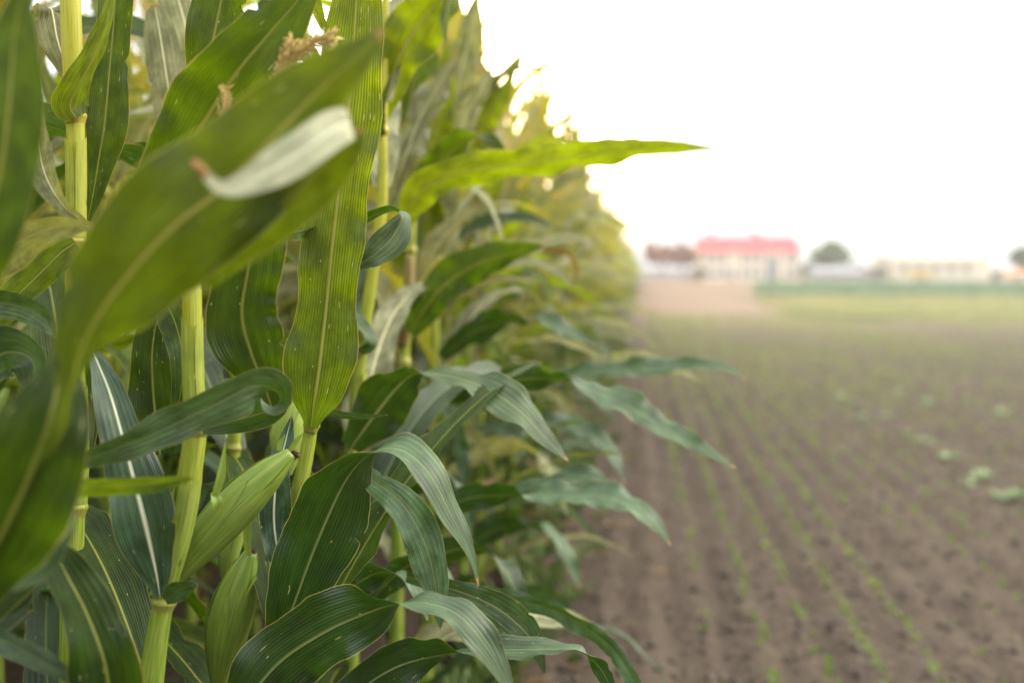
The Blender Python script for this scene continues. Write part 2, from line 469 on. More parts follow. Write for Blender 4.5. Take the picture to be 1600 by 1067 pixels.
hl(plant_yellow, 'leaf', [(119, 184, 1.20, 34, 0), (110, 165, 1.195, 60, 10), (124, 132, 1.19, 50, 22), (143, 98, 1.19, 42, 35), (163, 50, 1.19, 34, 45), (176, -4, 1.19, 24, 45), (190, -80, 1.19, 12, 45)], 'u', fold=24, wave=.17)
hl(plant_yellow, 'pale', [(114, 138, 1.27, 12, 0), (101, 98, 1.26, 34, 0), (90, 62, 1.26, 52, 0), (84, 28, 1.26, 60, 20), (80, 14, 1.26, 58, 80), (72, 26, 1.29, 50, 130), (60, 70, 1.32, 30, 150), (58, 130, 1.33, 4, 160)], 'u', fold=14, wave=.17)
hl(plant_yellow, 'pale', [(60, 150, 1.13, 20, 20), (60, 205, 1.12, 34, 20), (69, 268, 1.11, 44, 10), (96, 318, 1.09, 34, 20), (128, 346, 1.09, 22, 20), (155, 368, 1.08, 3, 0)], 't', fold=28, wave=.2)
hl(plant_yellow, 'pale', [(-70, 440, 1.02, 60, 20), (-5, 402, 1.02, 62, 20), (48, 369, 1.0, 60, 20), (100, 354, .99, 40, 20), (154, 352, .98, 3, 20)], 't', fold=14, wave=0.24)
hl(plant_yellow, 'leaf', [(40, 772, .90, 18, 35), (125, 762, .90, 32, 35), (195, 759, .90, 34, 35), (255, 753, .91, 28, 35), (304, 747, .92, 2, 35)], 't', fold=12, wave=.17)
hl(plant_yellow, 'blue', [(-30, 468, 1.06, 40, 20), (28, 478, 1.06, 44, 20), (66, 497, 1.06, 38, 10), (86, 528, 1.06, 4, 0)], 't', fold=16)
hl(plant_yellow, 'blue', [(-40, 590, 1.06, 60, 0), (6, 552, 1.06, 84, 0), (48, 560, 1.05, 62, 20), (52, 600, 1.05, 44, 30), (30, 650, 1.05, 8, 30)], 't', fold=16)
hl(plant_yellow, 'leaf', [(118, 380, 1.2, 20, 0), (95, 395, 1.19, 44, 0), (60, 430, 1.18, 52, 0), (10, 480, 1.17, 44, 0), (-50, 560, 1.17, 20, 0)], 't', fold=18)

plant_ear = hero_plant('corn plant with a plump green ear leaning up to the right from its bent stalk',
    [(285, 250, 1.13, 12), (296, 340, 1.12, 22), (300, 450, 1.11, 29), (301, 600, 1.11, 30), (306, 668, 1.11, 34), (286, 800, 1.11, 38), (256, 938, 1.11, 32), (236, 1067, 1.11, 38), (215, 1300, 1.11, 40), (205, 2110, 1.11, 42)],
    [(305, 672, 1.11, 36, 5, -20), (256, 940, 1.11, 34, 4, -20), (302, 590, 1.11, 29, 0, 20)])
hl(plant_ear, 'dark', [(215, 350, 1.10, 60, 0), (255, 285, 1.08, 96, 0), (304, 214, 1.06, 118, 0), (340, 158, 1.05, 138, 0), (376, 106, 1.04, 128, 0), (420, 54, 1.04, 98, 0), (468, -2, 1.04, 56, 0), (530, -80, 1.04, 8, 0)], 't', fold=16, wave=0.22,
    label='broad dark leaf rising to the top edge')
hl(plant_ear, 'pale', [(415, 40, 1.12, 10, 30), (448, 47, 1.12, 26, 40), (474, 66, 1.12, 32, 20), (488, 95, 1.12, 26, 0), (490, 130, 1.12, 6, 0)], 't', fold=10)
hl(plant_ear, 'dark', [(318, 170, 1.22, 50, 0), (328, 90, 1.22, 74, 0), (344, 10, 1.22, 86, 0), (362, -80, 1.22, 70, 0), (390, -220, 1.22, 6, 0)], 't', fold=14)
hl(plant_ear, 'blue', [(310, 668, 1.10, 24, 0), (350, 660, 1.10, 38, 0), (400, 648, 1.09, 46, 10), (434, 634, 1.07, 50, 60), (432, 610, 1.04, 62, 115), (395, 604, 1.01, 84, 142), (320, 640, .99, 76, 146),
    (225, 684, .97, 58, 146), (150, 712, .96, 40, 146), (85, 740, .96, 3, 146)], 'u', fold=12, wave=.17, label='folded blue-green leaf crossing in front of the bent stalk')
hl(plant_ear, 'rib', [(250, 932, 1.09, 12, 0), (243, 890, 1.08, 50, 0), (226, 815, 1.06, 98, 0), (208, 745, 1.05, 86, 0), (192, 685, 1.05, 64, 0), (172, 615, 1.06, 50, 0), (152, 565, 1.07, 24, 0), (138, 530, 1.08, 2, 0)], 't', fold=12, wave=.17,
    label='blue-green leaf with a bright white midrib')
hl(plant_ear, 'blue', [(258, 938, 1.08, 14, 0), (278, 922, 1.07, 36, 20), (296, 915, 1.06, 28, 30), (308, 912, 1.06, 6, 40)], 't', fold=10)
hl(plant_ear, 'dark', [(250, 710, 1.3, 60, 0), (240, 620, 1.3, 84, 0), (238, 545, 1.3, 62, 0), (250, 480, 1.3, 30, 0), (262, 440, 1.3, 4, 0)], 't', fold=14)
hl(plant_ear, 'dark', [(232, 462, 1.26, 14, 60), (262, 480, 1.24, 42, 20), (282, 535, 1.22, 46, 0), (284, 600, 1.21, 34, 0), (270, 660, 1.21, 4, 0)], 't', fold=12)

plant_main = hero_plant('sharply focused corn plant bearing the tall upright leaf at the centre-left',
    [(530, 120, 1.33, 8), (520, 300, 1.32, 12), (505, 480, 1.31, 16), (490, 640, 1.29, 19), (487, 662, 1.29, 20), (478, 715, 1.29, 23), (463, 790, 1.29, 24), (448, 880, 1.29, 22), (440, 960, 1.29, 24), (436, 1150, 1.29, 28), (430, 1870, 1.29, 32)],
    [(487, 664, 1.285, 23, 4, -20), (443, 900, 1.29, 24, 3, -20)])
hl(plant_main, 'leaf', [(486, 668, 1.27, 20, 0), (488, 652, 1.268, 36, 0), (490, 636, 1.265, 64, 0), (494, 612, 1.26, 92, 0), (501, 560, 1.26, 106, 0), (510, 480, 1.26, 98, 0), (518, 400, 1.26, 93, 0), (526, 330, 1.26, 94, 0), (537, 240, 1.26, 98, 0),
    (547, 150, 1.26, 102, 0), (553, 70, 1.26, 92, 0), (557, 0, 1.26, 76, 0), (562, -90, 1.26, 50, 0), (570, -200, 1.26, 3, 0)], 't', fold=9, wave=0.17, n=90, na=13, label='tall upright leaf in sharp focus')
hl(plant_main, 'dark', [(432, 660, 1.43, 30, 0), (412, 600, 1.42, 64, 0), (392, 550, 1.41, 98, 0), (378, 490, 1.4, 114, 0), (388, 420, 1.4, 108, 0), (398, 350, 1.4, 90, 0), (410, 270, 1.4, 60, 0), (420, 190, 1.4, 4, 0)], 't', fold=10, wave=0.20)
hl(plant_main, 'rib', [(441, 896, 1.28, 8, 0), (434, 862, 1.275, 34, 0), (428, 810, 1.27, 50, 0), (432, 750, 1.27, 44, 0), (446, 690, 1.28, 26, 0), (456, 650, 1.29, 3, 0)], 't', fold=14)
hl(plant_main, 'blue', [(418, 1090, 1.22, 36, 0), (440, 1000, 1.20, 66, 0), (466, 925, 1.19, 96, 0), (492, 855, 1.18, 118, 0), (520, 790, 1.17, 122, 0), (546, 742, 1.16, 96, 35), (580, 708, 1.15, 62, 85), (624, 702, 1.13, 62, 128), (668, 736, 1.12, 60, 142),
    (704, 802, 1.12, 42, 150), (735, 866, 1.12, 16, 150), (748, 915, 1.12, 2, 150)], 'u', fold=12, wave=0.17, n=90, label='leaf rising dark and folding over into a pale drooping tip')
hl(plant_main, 'blue', [(360, 1130, 1.13, 60, 0), (430, 1040, 1.13, 118, 0), (505, 988, 1.12, 116, 0), (572, 958, 1.11, 92, 25), (618, 944, 1.10, 60, 75), (668, 942, 1.09, 62, 128), (718, 962, 1.08, 64, 145), (760, 1010, 1.08, 48, 150),
    (792, 1066, 1.08, 24, 150), (815, 1120, 1.08, 2, 150)], 'u', fold=13, wave=0.20, n=90, label='low leaf crossing the bottom edge and turning pale as it droops')
hl(plant_main, 'blue', [(535, 372, 1.40, 14, 60), (570, 344, 1.38, 24, 60), (608, 330, 1.36, 28, 70), (629, 338, 1.35, 40, 110), (612, 372, 1.34, 58, 150), (582, 400, 1.33, 42, 165), (552, 420, 1.33, 4, 165)], 'u', fold=14, wave=.17)
hl(plant_main, 'blue', [(350, 410, 1.19, 6, 60), (400, 384, 1.19, 26, 60), (450, 366, 1.20, 30, 60), (500, 358, 1.29, 24, 60)], 't', fold=14)
hl(plant_main, 'blue', [(500, 640, 1.36, 12, 30), (545, 650, 1.36, 14, 40), (605, 648, 1.36, 2, 40)], 't', fold=10)

plant_second = hero_plant('corn plant whose slender stalk shows just right of the tall upright leaf',
    [(603, -60, 1.72, 10), (601, 60, 1.72, 13), (598, 200, 1.72, 15), (597, 320, 1.72, 17), (578, 450, 1.72, 20), (563, 560, 1.72, 21), (553, 690, 1.72, 22), (548, 900, 1.72, 26), (545, 1513, 1.72, 30)],
    [(598, 205, 1.72, 18, 0, 20), (563, 548, 1.72, 24, 3, -20), (553, 708, 1.72, 24, 1, -20)])
hl(plant_second, 'dark', [(598, 212, 1.71, 10, 20), (588, 190, 1.70, 26, 20), (596, 160, 1.69, 18, 40), (610, 120, 1.69, 5, 40)], 't')
hl(plant_second, 'blue', [(562, 550, 1.70, 12, 20), (578, 540, 1.69, 24, 20), (572, 520, 1.69, 28, 60), (548, 490, 1.70, 34, 30), (560, 420, 1.72, 40, 0), (566, 340, 1.73, 4, 0)], 't')
hl(plant_second, 'tan', [(548, 700, 1.64, 36, 0), (586, 648, 1.62, 86, 0), (622, 604, 1.60, 82, 20), (652, 584, 1.58, 46, 80), (704, 588, 1.55, 44, 125), (762, 608, 1.52, 62, 145), (812, 642, 1.5, 62, 150), (852, 684, 1.5, 30, 150), (888, 720, 1.5, 2, 150)], 'u', fold=12, wave=0.20, n=80,
    label='leaf with scorched tan margins arching to the right')
hl(plant_second, 'blue', [(545, 712, 1.36, 16, 20), (576, 745, 1.34, 34, 10), (624, 782, 1.31, 52, 10), (658, 836, 1.29, 62, 0), (676, 890, 1.29, 54, 0), (684, 945, 1.29, 26, 0), (688, 985, 1.29, 2, 0)], 't', fold=16, wave=0.24)
hl(plant_second, 'tan', [(635, 900, 1.4, 20, 30), (706, 920, 1.38, 36, 25), (766, 944, 1.37, 54, 15), (812, 978, 1.36, 54, 10), (838, 1012, 1.36, 28, 10), (852, 1056, 1.36, 2, 0)], 't', fold=14, wave=.16, label='scorched drooping leaf near the bottom edge')
hl(plant_second, 'blue', [(690, 915, 1.54, 16, 20), (790, 934, 1.53, 32, 30), (866, 954, 1.52, 34, 40), (926, 988, 1.5, 32, 50), (962, 1020, 1.49, 30, 30), (992, 1072, 1.48, 26, 0), (1010, 1130, 1.48, 4, 0)], 't', fold=14)
hl(plant_second, 'blue', [(530, 1100, 1.34, 50, 0), (612, 1045, 1.34, 84, 0), (684, 1024, 1.33, 56, 55), (756, 1016, 1.32, 52, 125), (836, 1014, 1.31, 46, 135), (900, 1016, 1.30, 46, 100), (938, 1044, 1.3, 36, 30), (962, 1092, 1.3, 6, 0)], 'u', fold=12)
hl(plant_second, 'leaf', [(600, 190, 1.74, 12, 0), (612, 120, 1.73, 60, 0), (640, 62, 1.72, 84, 0), (672, 18, 1.71, 78, 0), (700, -20, 1.70, 60, 40), (712, -30, 1.69, 50, 90), (702, 0, 1.68, 30, 130), (694, 40, 1.67, 14, 140), (697, 72, 1.67, 2, 140)], 't', fold=13)

plant_scorched = hero_plant('corn plant with a dried brown sheath on its stalk behind the slender one',
    [(652, 60, 2.2, 8), (648, 220, 2.2, 12), (642, 380, 2.2, 15), (636, 480, 2.2, 18), (630, 560, 2.2, 20), (624, 700, 2.2, 20), (620, 900, 2.2, 22), (618, 1277, 2.2, 24)],
    [(642, 392, 2.2, 17, 1, -20), (630, 566, 2.2, 22, 1, -20)])
mb = MB(); tube(mb, [P(640, 400, 2.19), P(640, 450, 2.185), P(634, 500, 2.18), P(628, 540, 2.19)], [.009, .012, .016, .011], 10); mb.build('dead_sheath', M['sheath_dead'], plant_scorched)
hl(plant_scorched, 'leaf', [(622, 375, 2.0, 22, 0), (650, 308, 1.95, 50, 0), (712, 272, 1.93, 56, 15), (795, 260, 1.91, 54, 25), (880, 248, 1.89, 52, 28), (960, 238, 1.87, 44, 28), (1040, 231, 1.86, 24, 28), (1120, 233, 1.85, 2, 28)], 'u', fold=15, wave=0.22, n=80,
    label='long leaf reaching right across the white sky')
hl(plant_scorched, 'dark', [(636, 330, 2.05, 22, 0), (668, 278, 2.04, 54, 0), (712, 232, 2.03, 52, 30), (742, 212, 2.02, 34, 90), (768, 222, 2.01, 22, 140), (795, 242, 2.0, 4, 150)], 'u')
hl(plant_scorched, 'blue', [(700, 625, 2.05, 22, 30), (800, 596, 1.97, 46, 20), (866, 592, 1.94, 48, 60), (918, 606, 1.91, 46, 125), (990, 640, 1.88, 50, 142), (1060, 680, 1.86, 36, 145), (1150, 731, 1.84, 2, 145)], 'u', fold=14, n=80)
hl(plant_scorched, 'blue', [(680, 800, 1.95, 20, 0), (735, 778, 1.93, 48, 0), (790, 774, 1.9, 48, 60), (850, 774, 1.88, 48, 125), (930, 774, 1.87, 52, 138), (990, 792, 1.86, 44, 140), (1028, 822, 1.86, 22, 140), (1048, 852, 1.86, 2, 140)], 'u', fold=14, n=80)

plant_third = hero_plant('corn plant behind the dried sheath, pale leaves spreading over the soil',
    [(690, 100, 2.6, 8), (685, 300, 2.6, 12), (680, 480, 2.6, 15), (672, 700, 2.6, 18), (668, 900, 2.6, 20), (665, 1146, 2.6, 22)], [(681, 470, 2.6, 17, 1, -20)])
hl(plant_third, 'blue', [(760, 620, 2.5, 14, 150), (860, 592, 2.4, 30, 140), (930, 580, 2.35, 36, 140), (1000, 576, 2.3, 38, 140), (1080, 570, 2.25, 26, 140), (1130, 573, 2.23, 16, 140), (1166, 594, 2.22, 2, 140)], 'u')
hl(plant_third, 'pale', [(860, 600, 2.5, 14, 150), (920, 572, 2.5, 24, 140), (985, 560, 2.45, 28, 140), (1042, 570, 2.42, 24, 140), (1095, 596, 2.4, 2, 140)], 'u')
hl(plant_third, 'blue', [(700, 690, 2.65, 14, 140), (800, 662, 2.65, 32, 140), (868, 660, 2.62, 38, 140), (920, 676, 2.6, 38, 140), (954, 706, 2.55, 28, 140), (976, 756, 2.52, 2, 140)], 'u')
hl(plant_third, 'blue', [(780, 770, 2.0, 14, 140), (860, 752, 1.98, 28, 140), (912, 742, 1.97, 34, 140), (955, 758, 1.96, 4, 140)], 'u')

hl(plant_scorched, 'pale', [(606, 320, 2.12, 16, 0), (630, 255, 2.1, 44, 0), (654, 190, 2.1, 52, 0), (684, 135, 2.1, 40, 0), (712, 92, 2.1, 4, 0)], 'u')
hl(plant_scorched, 'dark', [(628, 270, 2.15, 40, 0), (640, 170, 2.15, 66, 0), (656, 80, 2.15, 62, 0), (672, 0, 2.15, 44, 0), (684, -70, 2.15, 4, 0)], 't')
hl(plant_scorched, 'dark', [(640, 520, 2.12, 26, 0), (684, 456, 2.1, 62, 0), (740, 415, 2.1, 60, 10), (800, 396, 2.1, 40, 30), (850, 384, 2.1, 4, 30)], 'u')
hl(plant_third, 'pale', [(690, 360, 2.5, 30, 0), (694, 290, 2.48, 48, 0), (716, 210, 2.46, 46, 0), (752, 140, 2.44, 26, 0), (770, 105, 2.44, 3, 0)], 'u')
hl(plant_third, 'leaf', [(672, 400, 2.5, 30, 0), (668, 320, 2.48, 54, 0), (676, 240, 2.46, 54, 0), (690, 160, 2.44, 44, 0), (700, 60, 2.44, 3, 0)], 't')
hl(plant_third, 'pale', [(752, 410, 2.6, 14, 140), (800, 386, 2.55, 34, 140), (850, 372, 2.5, 34, 140), (890, 366, 2.48, 22, 140), (915, 378, 2.46, 2, 140)], 'u')
hl(plant_third, 'dead', [(850, 388, 2.5, 10, 30), (884, 394, 2.5, 9, 30), (900, 415, 2.5, 8, 30), (900, 446, 2.5, 2, 30)], 't')
hl(plant_third, 'blue', [(690, 560, 2.5, 20, 30), (740, 520, 2.48, 46, 20), (800, 500, 2.46, 50, 60), (860, 505, 2.44, 40, 130), (930, 540, 2.42, 3, 140)], 'u')
for pl_, mt_, fc_, ct_ in [
    (plant_third, 'blue', 't', [(695, 636, 2.25, 10, 0), (712, 668, 2.24, 26, 0), (722, 720, 2.24, 24, 0), (729, 785, 2.24, 2, 0)]),
    (plant_main, 'blue', 'u', [(520, 945, 1.5, 30, 0), (566, 906, 1.49, 46, 0), (606, 894, 1.47, 38, 65), (648, 920, 1.46, 36, 140), (668, 968, 1.45, 3, 140)]),
    (plant_scorched, 'blue', 'u', [(610, 800, 2.1, 22, 0), (650, 752, 2.05, 40, 10), (694, 738, 2.02, 38, 70), (724, 782, 2.0, 34, 140), (738, 850, 2.0, 2, 145)]),
    (plant_third, 'pale', 'u', [(700, 740, 2.5, 14, 0), (770, 700, 2.48, 34, 20), (826, 704, 2.46, 34, 80), (866, 744, 2.45, 34, 140), (886, 806, 2.44, 2, 145)]),
    (plant_third, 'blue', 'u', [(690, 880, 2.5, 18, 0), (770, 830, 2.48, 38, 20), (834, 822, 2.46, 38, 80), (880, 856, 2.45, 34, 140), (906, 918, 2.44, 2, 145)]),
    (plant_scorched, 'tan', 'u', [(640, 900, 1.95, 18, 0), (700, 862, 1.92, 42, 20), (756, 860, 1.9, 40, 80), (798, 904, 1.88, 38, 140), (818, 972, 1.88, 2, 145)]),
    (plant_second, 'blue', 'u', [(560, 960, 1.66, 24, 0), (616, 900, 1.64, 44, 10), (662, 876, 1.62, 40, 70), (700, 912, 1.6, 36, 140), (716, 980, 1.6, 2, 145)]),
    (plant_scorched, 'dark', 't', [(640, 640, 2.3, 24, 0), (690, 610, 2.3, 50, 10), (746, 620, 2.3, 46, 20), (790, 660, 2.3, 3, 20)]),
    (plant_third, 'blue', 't', [(740, 960, 2.4, 18, 30), (800, 930, 2.38, 34, 30), (856, 928, 2.36, 32, 40), (905, 962, 2.35, 2, 40)]),
    (plant_third, 'pale', 't', [(694, 210, 2.72, 30, 0), (716, 130, 2.7, 52, 0), (734, 56, 2.68, 44, 0), (748, -14, 2.66, 5, 0)]),
    (plant_third, 'leaf', 't', [(700, 300, 2.72, 30, 0), (740, 220, 2.7, 48, 0), (776, 160, 2.68, 36, 0), (806, 112, 2.66, 3, 0)]),
    (plant_third, 'straw', 't', [(690, 160, 2.75, 24, 0), (700, 90, 2.74, 44, 0), (706, 20, 2.73, 40, 0), (712, -40, 2.72, 4, 0)])]:
    hl(pl_, mt_, ct_, fc_, fold=14)
plant_pale = hero_plant('corn plant with pale grey-green leaf undersides and a straw coloured tassel',
    [(395, 40, 1.5, 6), (385, 220, 1.5, 12), (372, 500, 1.5, 18), (362, 800, 1.5, 22), (352, 1100, 1.5, 24), (345, 1678, 1.5, 26)], [(365, 700, 1.5, 22, 1, -20)])
hl(plant_pale, 'pale', [(292, 300, 1.5, 34, 0), (276, 220, 1.49, 50, 0), (262, 130, 1.48, 56, 0), (251, 60, 1.48, 50, 0), (244, 22, 1.48, 34, 0), (241, 8, 1.48, 10, 0)], 'u', fold=8, wave=.06)
hl(plant_pale, 'pale', [(330, 200, 1.55, 36, 0), (306, 96, 1.54, 56, 0), (285, 22, 1.54, 62, 0), (266, -50, 1.54, 50, 0), (250, -130, 1.54, 4, 0)], 'u', fold=8, wave=.08)
hl(plant_pale, 'leaf', [(480, -60, 1.25, 18, 30), (489, -10, 1.25, 22, 30), (501, 28, 1.25, 20, 30), (516, 60, 1.25, 2, 30)], 't', fold=24)

sheath(plant_ear, [(252, 930, 1.11, 33), (270, 870, 1.11, 36), (286, 800, 1.11, 38), (297, 730, 1.11, 36)], 250, 1)
sheath(plant_ear, [(307, 662, 1.11, 34), (304, 630, 1.11, 31), (301, 560, 1.11, 30), (300, 480, 1.11, 29)], 300, 2)
sheath(plant_yellow, [(118, 372, 1.22, 30), (119, 330, 1.22, 28), (119, 260, 1.22, 28), (118, 200, 1.22, 28)], 290, 3)
sheath(plant_yellow, [(117, 786, 1.22, 34), (119, 740, 1.22, 33), (120, 690, 1.22, 32), (118, 600, 1.22, 30)], 240, 4)
sheath(plant_main, [(444, 895, 1.29, 23), (455, 835, 1.29, 23), (463, 790, 1.29, 24), (474, 735, 1.29, 23)], 270, 5)
sheath(plant_second, [(553, 700, 1.72, 23), (555, 670, 1.72, 22), (560, 600, 1.72, 22), (562, 566, 1.72, 21)], 300, 6)
# ears ----------------------------------------------------------------
def ear(parent, a, b, w, z, mat='husk', flags=(), silk=True, prof=None):
    A, B = P(*a), P(*b)
    ax = (B - A); L = ax.length; ax.normalize()
    vv = ((A + B) / 2 - EYE).normalized()
    side = ax.cross(vv).normalized(); fr = side.cross(ax).normalized()
    W = w * z / FPX / 2
    prof = prof or [(0, .38), (.12, .62), (.28, .88), (.45, 1.0), (.62, .98), (.8, .78), (.93, .5), (1.0, .3)]
    mb = MB()
    bow = side * (L * .03)
    tube(mb, [A + ax * L * t + bow * math.sin(t * 3.14) for t, _ in prof], [W * r for _, r in prof], 20, n=40, vscale=.6)
    body = mb.build('ear', M[mat], parent)
    # overlapping husk leaves
    for k, (ang, t0, t1, spread) in enumerate([(-50, .0, .86, 1.6), (35, .02, .72, 1.5), (110, .0, .93, 1.5), (180, 0, .8, 1.6)]):
        hb = MB(); v, f, uv, al = [], [], [], []
        nn, nb = 26, 11
        for i in range(nn + 1):
            t = i / nn; tt = t0 + (t1 - t0) * t
            r0 = [r for q, r in prof if q <= tt][-1]; q0 = [q for q, r in prof if q <= tt][-1]
            nx = [(q, r) for q, r in prof if q > tt]
            r = r0 + (nx[0][1] - r0) * (tt - q0) / (nx[0][0] - q0) if nx else r0
            half = spread * (1 - t ** 3.2) ** .6 * .5 * (1.0 if t < .98 else .4)
            for j in range(nb):
                an = R(ang) + (j / (nb - 1) - .5) * 2 * half
                rr = W * r * (1.03 + .018 * k + .02 * abs(j / (nb - 1) - .5) * 2 + .05 * max(0, t - .85) / .15)
                v.append(A + ax * L * tt + bow * math.sin(tt * 3.14) + (side * math.sin(an) - fr * math.cos(an)) * rr)
                uv.append((j / (nb - 1) * .6 + k * .21, tt * L * 9)); al.append((t, .3 * k))
        for i in range(nn):
            for j in range(nb - 1):
                q = i * nb + j
                f.append((q, q + 1, q + nb + 1, q + nb))
        hb.add(v, f, uv, al)
        hb.build('husk', M[mat], body)
    if silk:
        sb = MB(); rr = random.Random(int(w))
        for k in range(110):
            d = (ax + Vector((rr.uniform(-.7, .7), rr.uniform(-.7, .7), rr.uniform(-.7, .7)))).normalized()
            p0 = B - ax * W * .2; l = rr.uniform(.004, .016)
            tube(sb, [p0, p0 + d * l * .5, p0 + d * l + Vector((0, 0, -l * rr.uniform(.1, .7)))], [.0009, .0008, .0004], 4, n=5)
        sb.build('silk', M['silk'], body)
    for fl in flags:
        traced(fl, 't', fold=20, wave=.17, n=24, na=7).build('husk_tip', M['husk'], body)
    return body

def silk_tuft(parent, px, py, z, r, n=90):
    sb = MB(); rr = random.Random(px)
    c = P(px, py, z); r = r * z / FPX
    for k in range(n):
        p0 = c + Vector((rr.gauss(0, .35), rr.gauss(0, .35), rr.gauss(.5, .3))) * r
        q = p0 + Vector((rr.gauss(0, .5), rr.gauss(0, .5), -rr.uniform(.3, 1.4))) * r
        tube(sb, [p0, (p0 + q) / 2 + Vector((rr.gauss(0, .3), rr.gauss(0, .3), .2)) * r, q], [.0009, .0009, .0005], 4, n=5)
    sb.build('silk', M['silk'], parent)

ear(plant_ear, (276, 900, 1.14), (456, 708, 1.17), 66, 1.15, flags=[
    [(336, 775, 1.10, 12, 0), (344, 745, 1.10, 16, 20), (349, 715, 1.10, 8, 20), (352, 690, 1.10, 2, 20)],
    [(436, 704, 1.15, 8, 0), (438, 692, 1.15, 9, 10), (446, 678, 1.15, 1, 10)],
    [(452, 704, 1.15, 7, 0), (462, 690, 1.15, 9, 10), (474, 676, 1.15, 1, 10)],
    [(341, 800, 1.105, 10, 0), (340, 786, 1.10, 18, 10), (334, 774, 1.10, 14, 30), (330, 770, 1.10, 3, 40)]
    ])
ear(plant_main, (342, 1065, 1.33), (392, 862, 1.33), 66, 1.33, flags=[
    [(388, 868, 1.31, 10, 0), (386, 830, 1.31, 14, 0), (392, 780, 1.31, 2, 0)]])
ear(plant_main, (446, 740, 1.34), (462, 612, 1.34), 52, 1.34, 'husk_pale', silk=False)
ear(plant_pale, (352, 900, 1.42), (378, 790, 1.42), 34, 1.42, 'husk_pale', silk=False)
silk_tuft(plant_main, 482, 752, 1.33, 16)
silk_tuft(plant_main, 412, 878, 1.36, 22)
silk_tuft(plant_second, 664, 682, 2.0, 12)

# tassels ---------------------------------------------------------------
def spikelets(mb, pts, r0, n, rr, ln=.008):
    sm, L = catmull([[*p, 0] for p in pts], n)
    for i, q in enumerate(sm):
        c = Vector(q[:3])
        t = (Vector(sm[min(n, i + 1)][:3]) - Vector(sm[max(0, i - 1)][:3])).normalized()
        for k in range(3):
            o = Vector((rr.gauss(0, 1), rr.gauss(0, 1), rr.gauss(0, 1))); o = (o - t * o.dot(t)).normalized()
            d = (t * rr.uniform(.6, 1.2) + o * rr.uniform(.5, 1.0)).normalized()
            s = t.cross(o) * ln * .26
            p = c + o * r0 * .5
            l = ln * rr.uniform(.7, 1.2)
            mb.add([p, p + d * l * .5 + s, p + d * l, p + d * l * .5 - s, p + d * l * .5 + o * ln * .2], [(0, 1, 4), (1, 2, 4), (2, 3, 4), (3, 0, 4)])

def tassel_spike(mb, pts, r, n, rr, ln=.008):
    tube(mb, pts, [r] * (len(pts) - 1) + [r * .4], 6, n=12)
    spikelets(mb, pts, r * 2, n, rr, ln)

rr = random.Random(3)
mb = MB()
tassel_spike(mb, [P(398, 205, 1.00), P(420, 150, 1.00), P(440, 105, 1.00), P(456, 64, 1.00)], .0026, 90, rr, .008)
tassel_spike(mb, [P(440, 110, 1.00), P(462, 86, 1.00), P(490, 66, .995), P(522, 55, .995)], .002, 46, rr, .009)
tassel_spike(mb, [P(512, 57, .995), P(518, 66, .995), P(517, 76, .995)], .001, 10, rr, .006)
tassel_spike(mb, [P(346, 210, 1.00), P(349, 180, 1.00), P(352, 140, 1.00)], .0022, 30, rr, .008)
mb.build('tassel', M['tassel'], plant_pale)

# ------------------------------------------------------------------ ordinary corn plants
def leaf_geo(mb, base, az, L, W, e0, bend, twist, drift, seed, n, na, mi, wave=.2, fold=16):
    mids, wd, nr, ws = [], [], [], []
    p = Vector(base); step = L / n
    for i in range(n + 1):
        s = i / n
        el = R(e0) - R(bend) * s ** 1.6
        a = az + drift * s * s
        t = Vector((math.cos(el) * math.cos(a), math.cos(el) * math.sin(a), math.sin(el)))
        h = Vector((-math.sin(a), math.cos(a), 0))
        up = t.cross(h)
        tw = twist * s
        w = h * math.cos(tw) + up * math.sin(tw)
        mids.append(p.copy()); wd.append(w)
        nr.append(t.cross(w))
        prof = min(1, .42 + s * 3.2) * (1 - s ** 2.6) ** .9 * (1 - .15 * s)
        ws.append(max(.001, W * prof))
        p = p + t * step
    blade(mb, mids, wd, nr, ws, L, R(fold), wave, na, seed, mi)

